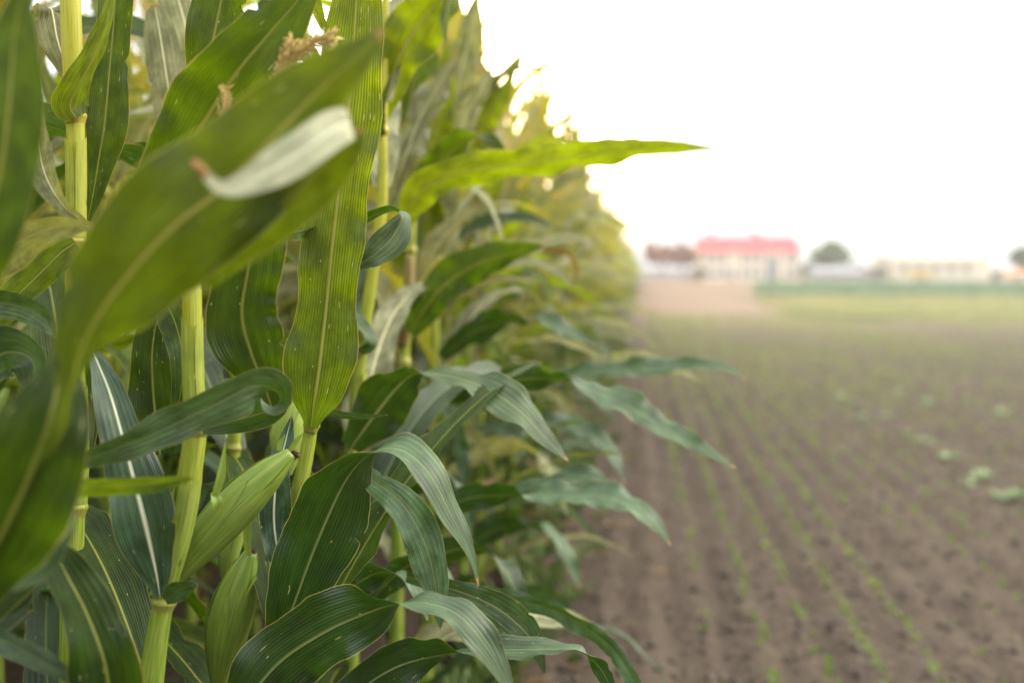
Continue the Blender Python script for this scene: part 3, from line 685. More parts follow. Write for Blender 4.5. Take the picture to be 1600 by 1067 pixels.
MATLIST = ['straw', 'stalk', 'leaf', 'dark', 'blue', 'tan', 'pale', 'husk', 'tassel', 'silk', 'dead', 'node']
def plant_parts(seed, lod):
    """list of (part name, material key, MB) for one plant standing at the origin; rows run along y"""
    rr = random.Random(seed)
    H = rr.uniform(1.62, 1.92)
    nl = rr.randint(11, 14)
    n, na = {0: (26, 7), 1: (15, 5), 2: (9, 3)}[lod]
    parts = []
    lean = Vector((rr.uniform(-.05, .05), rr.uniform(-.05, .05), 0))
    def at(h): return lean * max(0, h / H) ** 1.5 + Vector((0, 0, h))
    st = MB()
    ks = {0: 12, 1: 8, 2: 5}[lod]
    tube(st, [at(-.02), at(H * .3), at(H * .6), at(H * .85), at(H)], [.0125, .012, .010, .007, .003], ks, n={0: 24, 1: 10, 2: 6}[lod])
    parts.append(('stalk', 'stalk', st))
    az0 = rr.uniform(0, 6.28)
    for k in range(nl):
        fr = (k + .5) / nl
        h = H * (.10 + .87 * fr)
        az = az0 + math.pi * k + rr.gauss(0, .45)
        L = rr.uniform(.62, .86) * (1 - .95 * abs(fr - .5) ** 2.0)
        W = rr.uniform(.068, .095) * (1 - .5 * abs(fr - .5))
        if fr > .75:
            e0, bend = rr.uniform(62, 80), rr.uniform(25, 105)
            mat = rr.choice(['leaf', 'pale', 'straw', 'pale', 'leaf'] if lod == 0 else ['leaf', 'straw', 'pale', 'pale', 'straw', 'straw'] if lod == 1 else ['straw', 'straw', 'pale', 'straw', 'leaf'])  # paler on top, strawier far off: light and golden veil put into colour
        elif fr > .3:
            e0, bend = rr.uniform(48, 72), rr.uniform(80, 150)
            mat = rr.choice(['leaf', 'blue', 'pale', 'straw', 'leaf'] if lod == 0 else ['leaf', 'straw', 'leaf', 'pale', 'blue', 'straw', 'pale'] if lod == 1 else ['straw', 'pale', 'straw', 'leaf'])
        else:
            e0, bend = rr.uniform(30, 55), rr.uniform(80, 125)
            mat = rr.choice(['blue', 'blue', 'tan', 'dark'] if lod == 0 else ['blue', 'pale', 'tan', 'leaf', 'straw'])  # darker leaves low on near plants, canopy shade put into their colour
            L *= .95
        if h < .28 and rr.random() < .6: mat = 'dead'
        lb = MB()
        leaf_geo(lb, at(h), az, L, W, e0, bend, rr.gauss(0, .9), rr.gauss(0, .5), seed * 50 + k, n, na, 0)
        parts.append(('leaf', mat, lb))
        if lod == 0:
            nb = MB(); c = at(h - .01)
            tube(nb, [c - Vector((0, 0, .012)), c, c + Vector((0, 0, .012))], [.011, .0135, .011], 10, n=6)
            parts.append(('stalk_joint', 'node', nb))
    # ear
    eb = MB(); h = H * rr.uniform(.42, .52); ea = rr.uniform(0, 6.28)
    d = Vector((math.cos(ea) * .42, math.sin(ea) * .42, .9)).normalized()
    b = at(h) + Vector((math.cos(ea), math.sin(ea), 0)) * .012
    pr = [(0, .009), (.05, .018), (.11, .024), (.17, .021), (.21, .012), (.23, .005)]
    tube(eb, [b + d * q for q, _ in pr], [r for _, r in pr], 8 if lod < 2 else 5, n=12 if lod < 2 else 6)
    parts.append(('ear', 'husk', eb))
    # tassel
    tb = MB(); top = at(H)
    for k in range(3 if lod == 2 else 7):
        a = rr.uniform(0, 6.28); sp = 0 if k == 0 else rr.uniform(.25, .6)
        dd = Vector((math.cos(a) * sp, math.sin(a) * sp, 1)).normalized(); l = rr.uniform(.14, .22)
        pts = [top - Vector((0, 0, .02)), top + dd * l * .5, top + dd * l + Vector((math.cos(a), math.sin(a), -.6)) * sp * .06]
        tube(tb, pts, [.0022, .002, .001] if lod == 0 else [.004, .0045, .003], 4, n=4)
        if lod < 2: spikelets(tb, pts, .004, 26 if lod == 0 else 12, rr, .009 if lod == 0 else .013)
    parts.append(('tassel', 'tassel', tb))
    return parts

def plant_tree(seed, lod):
    """prototype with parts"""
    e = empty('corn_plant', (0, 0, 0))
    for nm, mk, mb in plant_parts(seed, lod):
        mb.build(nm, M[mk], e)
    return e

def plant_single(seed, lod, cover=False):
    mb = MB()
    for nm, mk, p in plant_parts(seed, lod):
        mb.add(p.v, p.f, p.uv, p.al, MATLIST.index(mk))
    return mb

def copy_tree(o):
    c = o.copy(); COL.objects.link(c)
    for ch in o.children:
        k = ch.copy(); COL.objects.link(k); k.parent = c
    return c

near_protos = [plant_tree(11 + i, 0) for i in range(7)]
mid_meshes = []
for i in range(8):
    o = plant_single(31 + i, 1).build('corn_plant', [M[k] for k in MATLIST])
    mid_meshes.append(o)
used = set()
def put_plant(proto, x, y, rz, sc, label, group):
    if proto.name in used:
        o = copy_tree(proto)
    else:
        o = proto; used.add(proto.name)
    o.location = (x, y, 0); o.rotation_euler = (rnd.gauss(0, .03), rnd.gauss(0, .03), rz); o.scale = (sc, sc, sc)
    tag(o, label, 'corn plant', group)
    return o

ORD = ['first', 'second', 'third', 'fourth', 'fifth', 'sixth', 'seventh', 'eighth', 'ninth', 'tenth']
ROWX = -.60
y = 2.75; k = 0
while y < 19:
    x = ROWX + rnd.gauss(0, .035)
    if y < 5.2:
        put_plant(near_protos[k % 7], x, y, rnd.uniform(0, 6.28), rnd.uniform(.88, 1.0),
                  ('softly blurred corn plant, %s in the outer row beyond the dried brown sheath' % ORD[k]) if k < 10 else 'blurred corn plant in the middle of the outer row, past its tenth',
                  'corn plants of the outer row')
    else:
        put_plant(mid_meshes[k % 8], x, y, rnd.uniform(0, 6.28), rnd.uniform(.88, 1.16),
                  'blurred hazy corn plant in the outer row receding along the bare soil', 'corn plants receding down the outer row')
    y += rnd.uniform(.11, .16) * (1 if y < 8 else 1.2); k += 1
k = 0
for row, (x0, ya, yb) in enumerate([(-1.22, 1.45, 6.5), (-1.86, 2.2, 5.5), (-2.5, 3.1, 5.6), (-3.15, 4.1, 5.6)]):
    y = ya
    while y < yb:
        x = x0 + rnd.gauss(0, .04)
        proto = near_protos[k % 7] if row < 2 and y < 4.2 else mid_meshes[k % 8]
        put_plant(proto, x, y, rnd.uniform(0, 6.28), rnd.uniform(.95, 1.12),
                  'shaded corn plant glimpsed in the rows inside the field behind the edge plants', 'corn plants inside the field')
        y += rnd.uniform(.13, .19); k += 1

# far part of the field : one mass
far = [plant_single(61 + i, 2) for i in range(5)]
mass = MB()
def mass_add(x, y):
    p = far[rnd.randrange(5)]; a = rnd.uniform(0, 6.28); s = rnd.uniform(.92, 1.12)
    m = Matrix.Translation((x, y, 0)) @ Matrix.Rotation(a, 4, 'Z') @ Matrix.Scale(s, 4)
    b = len(mass.v)
    mass.v += [m @ v for v in p.v]; mass.f += [tuple(i + b for i in q) for q in p.f]
    mass.uv += p.uv; mass.al += p.al; mass.fm += p.fm
y = 19
while y < 95:
    mass_add(ROWX + rnd.gauss(0, .05), y); y += .22 + y * .003
for r_ in range(1, 6):
    y = (6.5, 5.5, 5.6, 5.6, 4.8)[r_ - 1]
    while y < 60:
        mass_add(ROWX - .68 * r_ + rnd.gauss(0, .05), y); y += .24 + y * .006
for r_ in range(1, 10):
    y = -3.2
    while y < 9:
        if r_ >= 6 or (y < .95 + (r_ - 1) * .7 and (r_ > 1 or y < .6)):
            mass_add(ROWX - .64 * r_ - .05 + rnd.gauss(0, .05), y)
        y += .2
for i in range(16): mass_add(ROWX - .12 + rnd.gauss(0, .03), -3.2 + i * .17)
tag(mass.build('corn_field', [M[k_] for k_ in MATLIST]), 'far mass of corn merging into haze at the end of the row', 'corn', kind='stuff')

def dress(plant, hts, azs, seed, mats=('dark', 'blue', 'leaf'), e=(45, 75), bd=(60, 140)):
    rr = random.Random(seed)
    base = Vector(plant.location)
    st = [c_ for c_ in plant.children if c_.name.startswith('stalk') and 'joint' not in c_.name][0]
    vs = [v_.co + base for v_ in st.data.vertices]
    for h, az in zip(hts, azs):
        ring = sorted(vs, key=lambda p: abs(p.z - h))[:12]
        c_ = sum(ring, Vector()) / len(ring)
        mb = MB()
        leaf_geo(mb, c_, R(az + rr.uniform(-15, 15)), rr.uniform(.6, .8), rr.uniform(.07, .09), rr.uniform(*e), rr.uniform(*bd), rr.gauss(0, .7), rr.gauss(0, .4), seed * 40 + int(h * 100), 30, 9, 0)
        mb.build('leaf', M[rr.choice(mats)], plant)
# azimuth: 0 = towards the open soil, 90 = down the row, 180 = into the field
dress(plant_second, [.25, .4, .55, .7, .86, 1.35, 1.5], [170, 20, 150, 60, 100, 120, 70], 1, ('leaf', 'blue', 'pale'))
dress(plant_scorched, [.2, .35, .5, .65, .8, .95, 1.1, 1.25, 1.4, 1.55, 1.65], [10, 160, 30, 60, 120, 150, 60, 100, 130, 150, 160], 2, ('leaf', 'pale', 'blue', 'straw'))
dress(plant_third, [.2, .35, .5, .65, .8, .95, 1.1, 1.25, 1.4, 1.55, 1.65], [20, 200, 10, 250, 60, 230, 80, 150, 240, 60, 200], 3, ('leaf', 'pale', 'blue', 'straw'))
dress(plant_pale, [.3, .45, .6, .75, .9, 1.05, 1.2, 1.35], [160, 80, 200, 60, 150, 100, 190, 130], 4, ('dark', 'blue'))
dress(plant_ear, [.3, .45, .6, .72], [200, 120, 240, 150], 5, ('dark', 'blue'))
dress(plant_yellow, [.35, .5, .65, .8, .95], [120, 200, 90, 170, 140], 6, ('dark', 'blue'))
dress(plant_main, [.35, .5, .62, .72], [100, 170, 40, 130], 7, ('dark', 'blue'))

# ------------------------------------------------------------------ soil
def hnoise(x, y):
    n1 = noise.noise(Vector((x * 9, y * 6, 1.7))) * .008
    n2 = abs(noise.noise(Vector((x * 22, y * 18, 5.1)))) * .009
    n3 = noise.noise(Vector((x * 2.1, y * .5, 8.1)))
    ridge = math.sin(x / .165 * 6.2832 + n3 * .6) * .008 + math.sin(x / .41 * 6.2832 + 1.2 + n3) * .006
    k = max(0, min(1, (x + .5) / .4))
    return n1 + n2 + ridge * k * (.75 + .4 * n3)
xs = []
x = -4.0
while x < 9:
    xs.append(x); x += .022 if -.6 < x < 3 else .05 if 3 <= x < 5 else .12
xs = [-900, -200, -60, -20, -8] + xs + [9, 12, 18, 30, 60, 200, 900]
ys = []
y = -3.0
while y < 48:
    ys.append(y); y += .022 + max(0, y - 2.5) * .006 if y > 1.5 else .3
ys = [-900, -200, -40, -10] + ys + [50, 60, 75, 100, 150, 250, 500, 1000, 2500]
v, f = [], []
for yy in ys:
    fade = max(0, min(1, (44 - yy) / 30)) if yy > 14 else 1
    for xx in xs:
        inside = -4 <= xx <= 9 and -3 <= yy < 48
        v.append((xx, yy, hnoise(xx, yy) * fade if inside else 0))
w = len(xs)
for i in range(len(ys) - 1):
    for j in range(w - 1):
        a = i * w + j
        f.append((a, a + 1, a + w + 1, a + w))
q = NT('tilled_soil')
pos = q.n('NewGeometry').outputs['Position']
sx = q.n('SeparateXYZ', inp={0: pos})
n1 = q.noise(pos, 26, 6, .65); n2 = q.noise(pos, 3.2, 4, .6); n3 = q.noise(pos, 90, 4, .7)
str_ = q.noise(q.n('VectorMath', operation='MULTIPLY', inp={0: pos, 1: (9, .35, 1)}).outputs[0], 1.0, 4, .6)
c = q.mix(q.ramp(n1, .3, .7), (.042, .032, .024), (.092, .071, .053))
c = q.mix(q.math('MULTIPLY', q.ramp(n2, .35, .7), .5), c, (.094, .073, .055))
c = q.mix(q.math('MULTIPLY', q.ramp(str_, .52, .3), .5), c, (.058, .044, .035))
c = q.mix(q.math('MULTIPLY', q.ramp(sx.outputs[2], .004, -.016), .65), c, (.040, .031, .025))  # furrow bottoms darkened in the colour as painted shade
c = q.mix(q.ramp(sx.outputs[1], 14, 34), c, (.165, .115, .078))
h = q.math('ADD', n1, q.math('MULTIPLY', n3, .4))
bm = q.n('Bump', inp={'Strength': .5, 'Distance': .01, 'Height': h}).outputs[0]
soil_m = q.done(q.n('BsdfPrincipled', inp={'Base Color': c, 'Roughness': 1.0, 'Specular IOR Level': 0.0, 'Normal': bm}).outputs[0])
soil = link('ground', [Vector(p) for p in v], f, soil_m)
tag(soil, 'tilled brown soil with fine furrows running to the horizon', 'soil', kind='structure')

# seedlings in drilled rows ------------------------------------------------
def tuft(mb, c, h, nb, rr, spread=.6, wid=.16):
    for k in range(nb):
        a = rr.uniform(0, 6.28); sp = rr.uniform(.25, spread)
        d = Vector((math.cos(a) * sp, math.sin(a) * sp, 1)).normalized()
        s = Vector((-math.sin(a), math.cos(a), 0)) * h * wid
        l = h * rr.uniform(.7, 1.2)
        tip = c + d * l + Vector((math.cos(a), math.sin(a), -.3)) * l * .25 * sp
        mid = c + d * l * .55
        mb.add([c, mid + s, tip, mid - s], [(0, 1, 2, 3)])
mb = MB(); rr = random.Random(5)
rows = [.24 + .165 * i for i in range(60)]
for i, x0 in enumerate(rows):
    strength = [1.0, 1.3, .7, 1.2, 1.1, .5, .9, .8, .5][i] if i < 9 else rr.uniform(.4, .8)
    y = 2.0
    while y < 30:
        if x0 > y * .75: y += .3; continue
        dens = strength * (.65 + .8 * noise.noise(Vector((x0 * 3.1, y * .35, 2.2))))
        if rr.random() < dens:
            xx = x0 + rr.gauss(0, .014)
            tuft(mb, Vector((xx, y, hnoise(xx, y) * max(0, min(1, (44 - y) / 30)) if y > 14 else hnoise(xx, y))), rr.uniform(.013, .034) * (1 + min(y, 12) * .03), 4, rr, 1.0, .2)
        y += rr.uniform(.018, .05) * (1 + y * .03)
mb2 = MB()
for i in range(26000):
    y = 6 + rr.random() * 24; x0 = .1 + rr.random() * y * .62
    if rr.random() > min(1, (y - 6) / 10) * .9: continue
    if noise.noise(Vector((x0 * .5, y * .16, 4.4))) < rr.uniform(-.55, .35): continue
    tuft(mb2, Vector((x0, y, 0)), rr.uniform(.012, .024) * (1 + y * .05), 4, rr, 1.1, .24)
tag(mb2.build('sparse_weeds', M['field_weed'], smooth=False), 'thin yellow-green growth tinting the soil in the middle distance', 'weeds', kind='stuff')
tag(mb.build('seedlings', M['sprout'], smooth=False), 'tiny green seedlings dotted along the drilled furrows', 'seedlings', kind='stuff')

# broad pale weeds : individuals
def weed_mesh(seed):
    rr = random.Random(seed); mb = MB()
    for k in range(rr.randint(9, 13)):
        a = rr.uniform(0, 6.28)
        leaf_geo(mb, (math.cos(a) * .015, math.sin(a) * .015, .0), a, rr.uniform(.09, .17), rr.uniform(.05, .08), rr.uniform(25, 75), rr.uniform(40, 90), rr.gauss(0, .4), rr.gauss(0, .4), seed * 30 + k, 7, 5, 0, .3)
    return mb
wp = [weed_mesh(i).build('weed_plant', M['weed']) for i in range(3)]
spots = [(1310, 612), (1322, 622), (1352, 632), (1378, 640), (1362, 655), (1392, 668), (1420, 685), (1452, 690), (1436, 705), (1478, 722), (1500, 735), (1522, 755), (1545, 748), (1568, 765), (1590, 788), (1515, 620), (1570, 640), (1405, 612), (1462, 640)]
for i, (px, py) in enumerate(spots):
    z = HC * FPX / (py - 428)
    g = G(px + rnd.gauss(0, 7), z * (1 + rnd.gauss(0, .025)))
    o = wp[i] if i < 3 else wp[i % 3].copy()
    if i >= 3: COL.objects.link(o)
    s_ = rnd.uniform(.28, .6) * (1.25 if i == 14 else 1)
    o.location = (g.x, g.y, .0); o.rotation_euler = (0, 0, rnd.uniform(0, 6.28)); o.scale = (s_,) * 3
    tag(o, 'pale grey-green weed rosette in the loose band crossing the right side of the soil', 'weed', 'pale weeds on the soil')
wp[0]['group'] = 'pale weeds on the soil'

# crumbs of earth and dry scraps lying on the soil
mb = MB(); rr = random.Random(21)
for i in range(4200):
    y = 2.2 + rr.random() ** 1.5 * 9; x = -.45 + rr.random() * min(4.2, y * .75)
    r_ = rr.choice([.006, .008, .011, .016]) * rr.uniform(.7, 1.3)
    c = Vector((x, y, hnoise(x, y) + r_ * .3))
    pv = [c + Vector((math.cos(k * 1.2566) * r_ * rr.uniform(.7, 1.3), math.sin(k * 1.2566) * r_ * rr.uniform(.7, 1.3), r_ * rr.uniform(-.2, .3))) for k in range(5)]
    top, bot = c + Vector((rr.gauss(0, .2) * r_, rr.gauss(0, .2) * r_, r_ * .8)), c - Vector((0, 0, r_ * .6))
    mb.add(pv + [top, bot], [(k, (k + 1) % 5, 5) for k in range(5)] + [((k + 1) % 5, k, 6) for k in range(5)])
tag(mb.build('soil_crumbs', M['clod'], smooth=False), 'loose crumbs and small clods of earth on the tilled soil', 'soil', kind='stuff')
mb = MB()
for i in range(420):
    y = 2.0 + rr.random() ** 1.4 * 10; x = -.55 + abs(rr.gauss(0, .22))
    a = rr.uniform(0, 6.28)
    leaf_geo(mb, (x, y, hnoise(x, y) + .006), a, rr.uniform(.04, .16), rr.uniform(.008, .03), rr.uniform(0, 18), rr.uniform(0, 30), rr.gauss(0, 1), rr.gauss(0, .6), i, 6, 3, 0, .3)
tag(mb.build('leaf_litter', M['dead']), 'dry brown leaf scraps fallen along the foot of the corn', 'litter', kind='stuff')

# weeds and litter at the foot of the corn
mb = MB(); rr = random.Random(9)
for i in range(500):
    y = 1.6 + rr.random() ** 1.6 * 22
    x = -.52 + abs(rr.gauss(0, .17))
    if x > -.02: continue
    tuft(mb, Vector((x, y, 0)), rr.uniform(.04, .16) * (1.2 if x < -.3 else .7), 6, rr, 1.1, .13)
tag(mb.build('undergrowth', M['foot_weed'], smooth=False), 'short weeds along the foot of the corn row', 'weeds', kind='stuff')

# ------------------------------------------------------------------ far strips
def zrow(py): return HC * FPX / (py - 428)
def strip(name, outline, mat, z):
    return link(name, [Vector((p.x, p.y, z)) for p in outline], [tuple(range(len(outline)))], mat, smooth=False)
gs = strip('verge', [G(1275, 30), G(1300, 27.5), G(1360, 26.2), G(1900, 25), G(1900, 52), G(1205, 56), G(1225, 42)], M['grass_soil'], .024)
tag(gs, 'strip of dry yellow-green verge beyond the soil', 'verge', kind='structure')
cs = strip('crop_bed', [G(1182, 54), G(1900, 50), G(1900, 140), G(1180, 140), G(1172, 80)], M['crop_soil'], .028)
tag(cs, 'bed of the green crop strip before the buildings', 'field strip', kind='structure')
rr = random.Random(12)
mb = MB()
for i in range(9000):
    z = 25.5 + rr.random() * 28
    lo = 1250 - (z - 25) * 2.2 + rr.gauss(0, 26)
    px = lo + abs(rr.random() ** 1.15) * (1750 - lo)
    h = rr.uniform(.06, .2)
    tuft(mb, G(px, z), h, 4, rr, .8, .12)
tag(mb.build('dry_grass', M['grass'], smooth=False), 'yellowing grass on the verge beyond the soil', 'grass', kind='stuff')
mb = MB()
for i in range(13000):
    z = 53 + rr.random() ** 1.5 * 75
    px = 1182 + rr.random() * 600
    tuft(mb, G(px, z), rr.uniform(.2, .42), 4, rr, 1.0, .3)
tag(mb.build('green_crop', M['crop'], smooth=False), 'low dark green crop strip in front of the buildings', 'crop', kind='stuff')

# ------------------------------------------------------------------ buildings
M['cream'] = plain('cream_render', (.62, .53, .40), (.70, .61, .48), .8, .9)
M['white_wall'] = plain('white_wash', (.30, .27, .24), (.37, .34, .31), .7, .9)
M['red_roof'] = plain('red_roof_sheet', (.46, .012, .022), (.52, .022, .035), 1.5, .5)
M['yellow_wall'] = plain('yellow_render', (.56, .50, .36), (.62, .56, .42), .5, .9)
M['beige_roof'] = plain('beige_roof_sheet', (.42, .35, .27), (.5, .43, .34), 1.2, .7)
M['grey_roof'] = plain('grey_roof_sheet', (.16, .16, .17), (.26, .26, .27), 1.3, .7)
M['grey_panel'] = plain('grey_panel', (.10, .13, .16), (.17, .20, .23), 1.3, .5)
M['glass'] = plain('window_glass', (.12, .14, .15), (.2, .22, .22), 2, .15)
M['yellow_paint'] = plain('yellow_paint', (.65, .42, .05), (.75, .5, .08), 3, .5)
M['orange_paint'] = plain('orange_paint', (.55, .18, .05), (.6, .24, .08), 3, .5)
M['rubber'] = plain('rubber', (.02, .02, .02), (.04, .04, .04), 5, .8)

def gable(mb, x0, x1, y0, y1, z0, rise, over):
    a = [Vector(p) for p in ((x0 - over, y0 - over, z0), (x1 + over, y0 - over, z0), (x1 + over, y1 + over, z0), (x0 - over, y1 + over, z0),
         (x0 - over * .4, (y0 + y1) / 2, z0 + rise), (x1 + over * .4, (y0 + y1) / 2, z0 + rise))]
    mb.add(a, [(0, 1, 5, 4), (2, 3, 4, 5), (1, 2, 5), (3, 0, 4), (3, 2, 1, 0)])

def building(name, label, px0, px1, Z, wall_h, depth, roof_rise, wm, rm, wins, win_rows, over=.35, doors=()):
    a, b = G(px0, Z), G(px1, Z)
    wdt = (b - a).length
    e = empty(name, (a + b) / 2, label, 'building')
    e.rotation_euler = (0, 0, math.atan2((b - a).y, (b - a).x))
    def part(mb, nm, mat, par):
        return link(nm, mb.v, mb.f, mat, par, smooth=False)
    mb = MB(); mb.box((-wdt / 2, 0, -.1), (wdt / 2, depth, wall_h)); part(mb, 'wall', M[wm], e)
    mb = MB(); gable(mb, -wdt / 2, wdt / 2, 0, depth, wall_h + .003, roof_rise, over); part(mb, 'roof', M[rm], e)
    for r_ in range(win_rows):
        for c_ in range(wins):
            cx = -wdt / 2 + (c_ + .5) * wdt / wins
            cz = wall_h * ((r_ + .55) / win_rows)
            if any(abs(cx - d[0] * wdt) < d[1] for d in doors): continue
            hw, hh = min(.55, wdt / wins * .3), min(.75, wall_h / win_rows * .3)
            mb = MB(); t = .09
            for bx in (((cx - hw - t, -.05, cz - hh - t), (cx - hw, .02, cz + hh + t)), ((cx + hw, -.05, cz - hh - t), (cx + hw + t, .02, cz + hh + t)),
                       ((cx - hw, -.05, cz + hh), (cx + hw, .02, cz + hh + t)), ((cx - hw, -.08, cz - hh - t), (cx + hw, .02, cz - hh)), ((cx - .03, -.045, cz - hh), (cx + .03, .01, cz + hh))):
                mb.box(*bx)
            w_ = part(mb, 'window', M['white_wall'], e)
            mb = MB(); mb.box((cx - hw, -.02, cz - hh), (cx + hw, .015, cz + hh)); part(mb, 'pane', M['glass'], w_)
    for d in doors:
        mb = MB(); mb.box((d[0] * wdt - d[1] * .8, -.12, 0), (d[0] * wdt + d[1] * .8, .05, d[2])); part(mb, 'door', M[d[3]], e)
    return e

ZB = 178
h1 = building('farmhouse', 'cream two-storey building with a long red roof in the distance', 1098, 1250, ZB, 5.2, 9, 2.75, 'cream', 'red_roof', 11, 2, doors=[(.215, 1.1, 4.4, 'grey_panel'), (-.2, .8, 2.3, 'white_wall')])
for cx in (-6.2, 1.6):
    mb = MB(); mb.box((cx - .35, 4.6, 6.8), (cx + .35, 5.4, 8.8)); mb.box((cx - .42, 4.52, 8.8), (cx + .42, 5.48, 8.95))
    link('chimney', mb.v, mb.f, M['grey_roof'], [c_ for c_ in h1.children if c_.name.startswith('roof')][0], smooth=False)
building('barn', 'long low pale yellow hall at the right of the distance', 1400, 1547, ZB - 4, 3.9, 12, .75, 'yellow_wall', 'beige_roof', 6, 1, .25, doors=[(.44, 1.3, 3.0, 'cream')])
building('shed', 'grey roofed low shed under the round green tree', 1272, 1352, ZB - 8, 1.5, 5, 1.0, 'white_wall', 'grey_roof', 4, 1, .2)
building('cottage', 'small pale cottage between the shed and the yellow hall', 1356, 1397, ZB + 4, 2.4, 6, .6, 'white_wall', 'beige_roof', 2, 1, .2)
building('hut', 'small cream hut with an orange door at the right edge', 1576, 1606, ZB - 10, 1.3, 3, .6, 'cream', 'orange_paint', 1, 1, .15, doors=[(-.22, .45, 1.2, 'orange_paint')])

# whitewashed wall in front of the brown trees
a, b = G(985, ZB - 6), G(1097, ZB - 6)
e = empty('garden_wall', (a + b) / 2, 'whitewashed garden wall left of the red roofed building', 'wall')
e.rotation_euler = (0, 0, math.atan2((b - a).y, (b - a).x)); L = (b - a).length
mb = MB(); mb.box((-L / 2, -.12, -.1), (L / 2, .12, 1.75)); link('panel', mb.v, mb.f, M['white_wall'], e, smooth=False)
mb = MB(); mb.box((-L / 2, -.2, 1.753), (L / 2, .2, 1.85)); link('coping', mb.v, mb.f, M['beige_roof'], e, smooth=False)
for i in range(6):
    x = -L / 2 + .2 + i * (L - .4) / 5
    mb = MB(); mb.box((x - .2, -.2, -.1), (x + .2, -.123, 1.75)); link('pier', mb.v, mb.f, M['white_wall'], e, smooth=False)

# trailer by the hall
g = G(1436, ZB - 12)
e = empty('trailer', g, 'small yellow farm trailer parked before the pale yellow hall', 'trailer')
mb = MB()
mb.add([Vector(p) for p in ((-1.5,-.9,.7),(1.5,-.9,.7),(1.5,.9,.7),(-1.5,.9,.7),(-1.8,-1.05,1.5),(1.8,-1.05,1.5),(1.8,1.05,1.5),(-1.8,1.05,1.5))], [(0,3,2,1),(0,1,5,4),(1,2,6,5),(2,3,7,6),(3,0,4,7)])
link('hopper', mb.v, mb.f, M['yellow_paint'], e, smooth=False)
mb = MB(); mb.box((1.5, -.06, .6), (2.7, .06, .7)); link('drawbar', mb.v, mb.f, M['rubber'], e, smooth=False)
for x in (-.6, .6):
    mb = MB(); tube(mb, [(x, -1.0, .36), (x, -.95, .36), (x, -.8, .36), (x, -.75, .36)], [.3, .36, .36, .3], 18, n=8); link('wheel', mb.v, mb.f, M['rubber'], e)

# ------------------------------------------------------------------ trees
def tree_mats(nm, a, b): return plain(nm, a, b, 1.1, .7, tfac=.25, coords='World')
M['tree_green'] = tree_mats('tree_leaf_green', (.040, .092, .024), (.09, .15, .045))
M['tree_brown'] = tree_mats('tree_leaf_russet', (.21, .060, .034), (.28, .10, .055))
M['tree_olive'] = tree_mats('tree_leaf_olive', (.10, .095, .035), (.17, .14, .055))
M['bark'] = plain('bark', (.06, .045, .035), (.12, .09, .07), 5, .9, .5)
def tree(label, px, Z, H, W, mat, seed, group='trees around the distant buildings', trunk=.25, n=2600):
    rr = random.Random(seed)
    e = empty('tree', G(px, Z), label, 'tree', group)
    tb = MB()
    tube(tb, [(0, 0, -.1), (.05, .02, H * trunk), (.0, .1, H * .7)], [H * .035, H * .026, H * .008], 10, n=12)
    limbs = []
    for k in range(7):
        a = k * 2.4 + rr.random(); z0 = H * rr.uniform(trunk * .9, .6)
        tip = Vector((math.cos(a) * W * rr.uniform(.25, .4), math.sin(a) * W * rr.uniform(.25, .4), z0 + H * rr.uniform(.15, .32)))
        tube(tb, [(0, 0, z0), tuple(tip * .5 + Vector((0, 0, z0 * .5 + H * .02))), tuple(tip)], [H * .014, H * .009, H * .003], 6, n=6)
        limbs.append(tip)
    link('trunk', tb.v, tb.f, M['bark'], e, tb.uv, tb.al)
    cb = MB()
    cz, rz = H * (1 + trunk) * .5, H * (1 - trunk) * .5
    cl = []
    for k in range(26):
        d = Vector((rr.gauss(0, 1), rr.gauss(0, 1), rr.gauss(0, 1))).normalized() * rr.uniform(.35, .8)
        cl.append((Vector((d.x * W * .5, d.y * W * .5, cz + d.z * rz)), W * rr.uniform(.10, .19)))
    for i in range(n):
        c, r_ = cl[rr.randrange(len(cl))]
        d = Vector((rr.gauss(0, 1), rr.gauss(0, 1), rr.gauss(0, .8))).normalized() * r_ * rr.random() ** .35
        p = c + d
        if p.z < H * trunk * .5: continue
        s = rr.uniform(.22, .48)
        a1 = Vector((rr.gauss(0, 1), rr.gauss(0, 1), rr.gauss(0, 1))).normalized(); a2 = a1.orthogonal().normalized()
        cb.add([p - a1 * s, p + a2 * s * .6, p + a1 * s, p - a2 * s * .6], [(0, 1, 2, 3)])
    link('crown', cb.v, cb.f, M[mat], e, smooth=False)
tree('russet tree behind the whitewashed wall, taller of the pair', 1034, ZB + 4, 8.0, 7.2, 'tree_brown', 1)
tree('olive-brown tree beside the red roofed building, shorter of the pair', 1069, ZB + 3, 7.3, 5.0, 'tree_brown', 2)
tree('round dark green tree behind the grey roofed shed', 1299, ZB + 5, 7.2, 8.2, 'tree_green', 3, n=4200)
tree('low green tree at the left end of the grey roofed shed', 1264, ZB + 1, 3.4, 3.6, 'tree_green', 4, trunk=.12)
tree('small green tree at the right end of the grey roofed shed', 1340, ZB + 2, 3.2, 3.2, 'tree_green', 5, trunk=.12)
tree('dark green tree cut by the right edge of the view', 1600, ZB + 6, 6.6, 5.6, 'tree_green', 6, n=4200)
tree('tree whose top shows over the red roof', 1180, ZB + 22, 9.6, 6.5, 'tree_olive', 7)
tree('low bush at the right end of the whitewashed wall', 1092, ZB - 8, 2.2, 2.6, 'tree_olive', 9, trunk=.1, n=900)
tree('low bush between the yellow hall and the small hut', 1560, ZB + 3, 1.9, 3.0, 'tree_green', 10, trunk=.1, n=900)
tree('little dark tree in front of the small pale cottage', 1379, ZB - 2, 2.6, 1.5, 'tree_olive', 8, n=900)

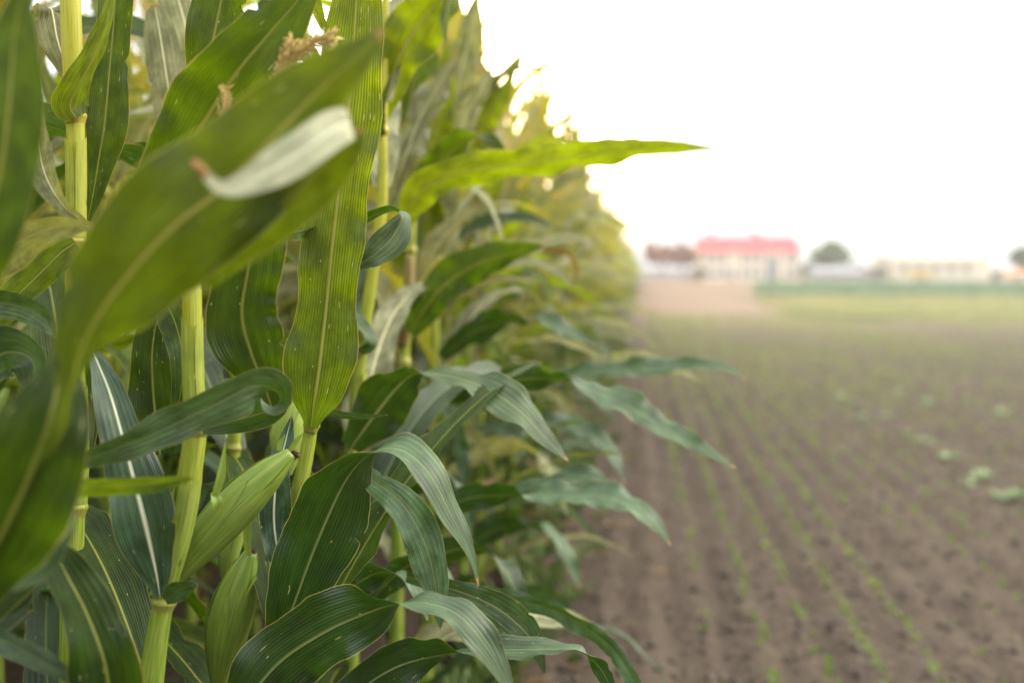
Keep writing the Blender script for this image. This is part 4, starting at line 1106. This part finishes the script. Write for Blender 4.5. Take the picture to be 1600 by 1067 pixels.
# ------------------------------------------------------------------ haze, sky, sun
SUN_AZ, SUN_EL = R(66), R(33)      # azimuth measured from +Y towards +X
S = Vector((math.sin(SUN_AZ) * math.cos(SUN_EL), math.cos(SUN_AZ) * math.cos(SUN_EL), math.sin(SUN_EL)))
GLOW = Vector((math.sin(R(-9)) * math.cos(R(8)), math.cos(R(-9)) * math.cos(R(6)), math.sin(R(8))))   # added bright sky patch, for a warm glow over the end of the row
mb = MB(); mb.box((-14, 2.2, -3), (70, 34, 14))
q = NT('haze_air')
vs = q.n('VolumeScatter', inp={'Color': (1, .975, .93, 1), 'Density': .0058, 'Anisotropy': .74})
q.t.links.new(vs.outputs[0], q.out.inputs['Volume'])
tag(mb.build('haze', q.m, smooth=False), 'thin bright haze hanging over the near field', 'haze', kind='structure')

world = bpy.data.worlds.new('World'); scene.world = world
world.use_nodes = True
nt = world.node_tree; nt.nodes.clear()
def wn(k, **kw):
    o = nt.nodes.new('ShaderNode' + k)
    for a, b_ in kw.items(): setattr(o, a, b_)
    return o
sky = wn('TexSky', sky_type='NISHITA', sun_disc=False, sun_elevation=SUN_EL, sun_rotation=SUN_AZ, dust_density=4.0, air_density=1.0, ozone_density=1.0)
tc = wn('TexCoord')
dot = wn('VectorMath', operation='DOT_PRODUCT'); dot.inputs[1].default_value = tuple(GLOW)
nrm = wn('VectorMath', operation='NORMALIZE')
nt.links.new(tc.outputs['Generated'], nrm.inputs[0]); nt.links.new(nrm.outputs[0], dot.inputs[0])
bg1 = wn('Background'); bg1.inputs[1].default_value = .05
nt.links.new(sky.outputs[0], bg1.inputs[0])
# bright overcast veil, plus the added warm glow patch at the end of the row
mr = wn('MapRange', interpolation_type='SMOOTHSTEP'); mr.inputs[1].default_value = .984; mr.inputs[2].default_value = 1.0
nt.links.new(dot.outputs['Value'], mr.inputs[0])
mixc = wn('Mix', data_type='RGBA'); mixc.inputs[6].default_value = (.955, .98, 1.0, 1); mixc.inputs[7].default_value = (11.0, 8.4, 5.4, 1)
nt.links.new(mr.outputs[0], mixc.inputs[0])
sepz = wn('SeparateXYZ'); nt.links.new(nrm.outputs[0], sepz.inputs[0])
zr = wn('MapRange'); nt.links.new(sepz.outputs[2], zr.inputs[0])
for i_, x_ in enumerate((0.0, 1.0, 1.10, 4.5)): zr.inputs[1 + i_].default_value = x_
bg2 = wn('Background'); nt.links.new(zr.outputs[0], bg2.inputs[1])
nt.links.new(mixc.outputs[2], bg2.inputs[0])
add = wn('AddShader'); nt.links.new(bg1.outputs[0], add.inputs[0]); nt.links.new(bg2.outputs[0], add.inputs[1])
wo = wn('OutputWorld'); nt.links.new(add.outputs[0], wo.inputs[0])

sd = bpy.data.lights.new('sun', 'SUN'); sd.energy = 5.0; sd.angle = R(22); sd.color = (1, .93, .80)
so = bpy.data.objects.new('sun', sd); COL.objects.link(so)
so.rotation_euler = S.to_track_quat('Z', 'Y').to_euler()
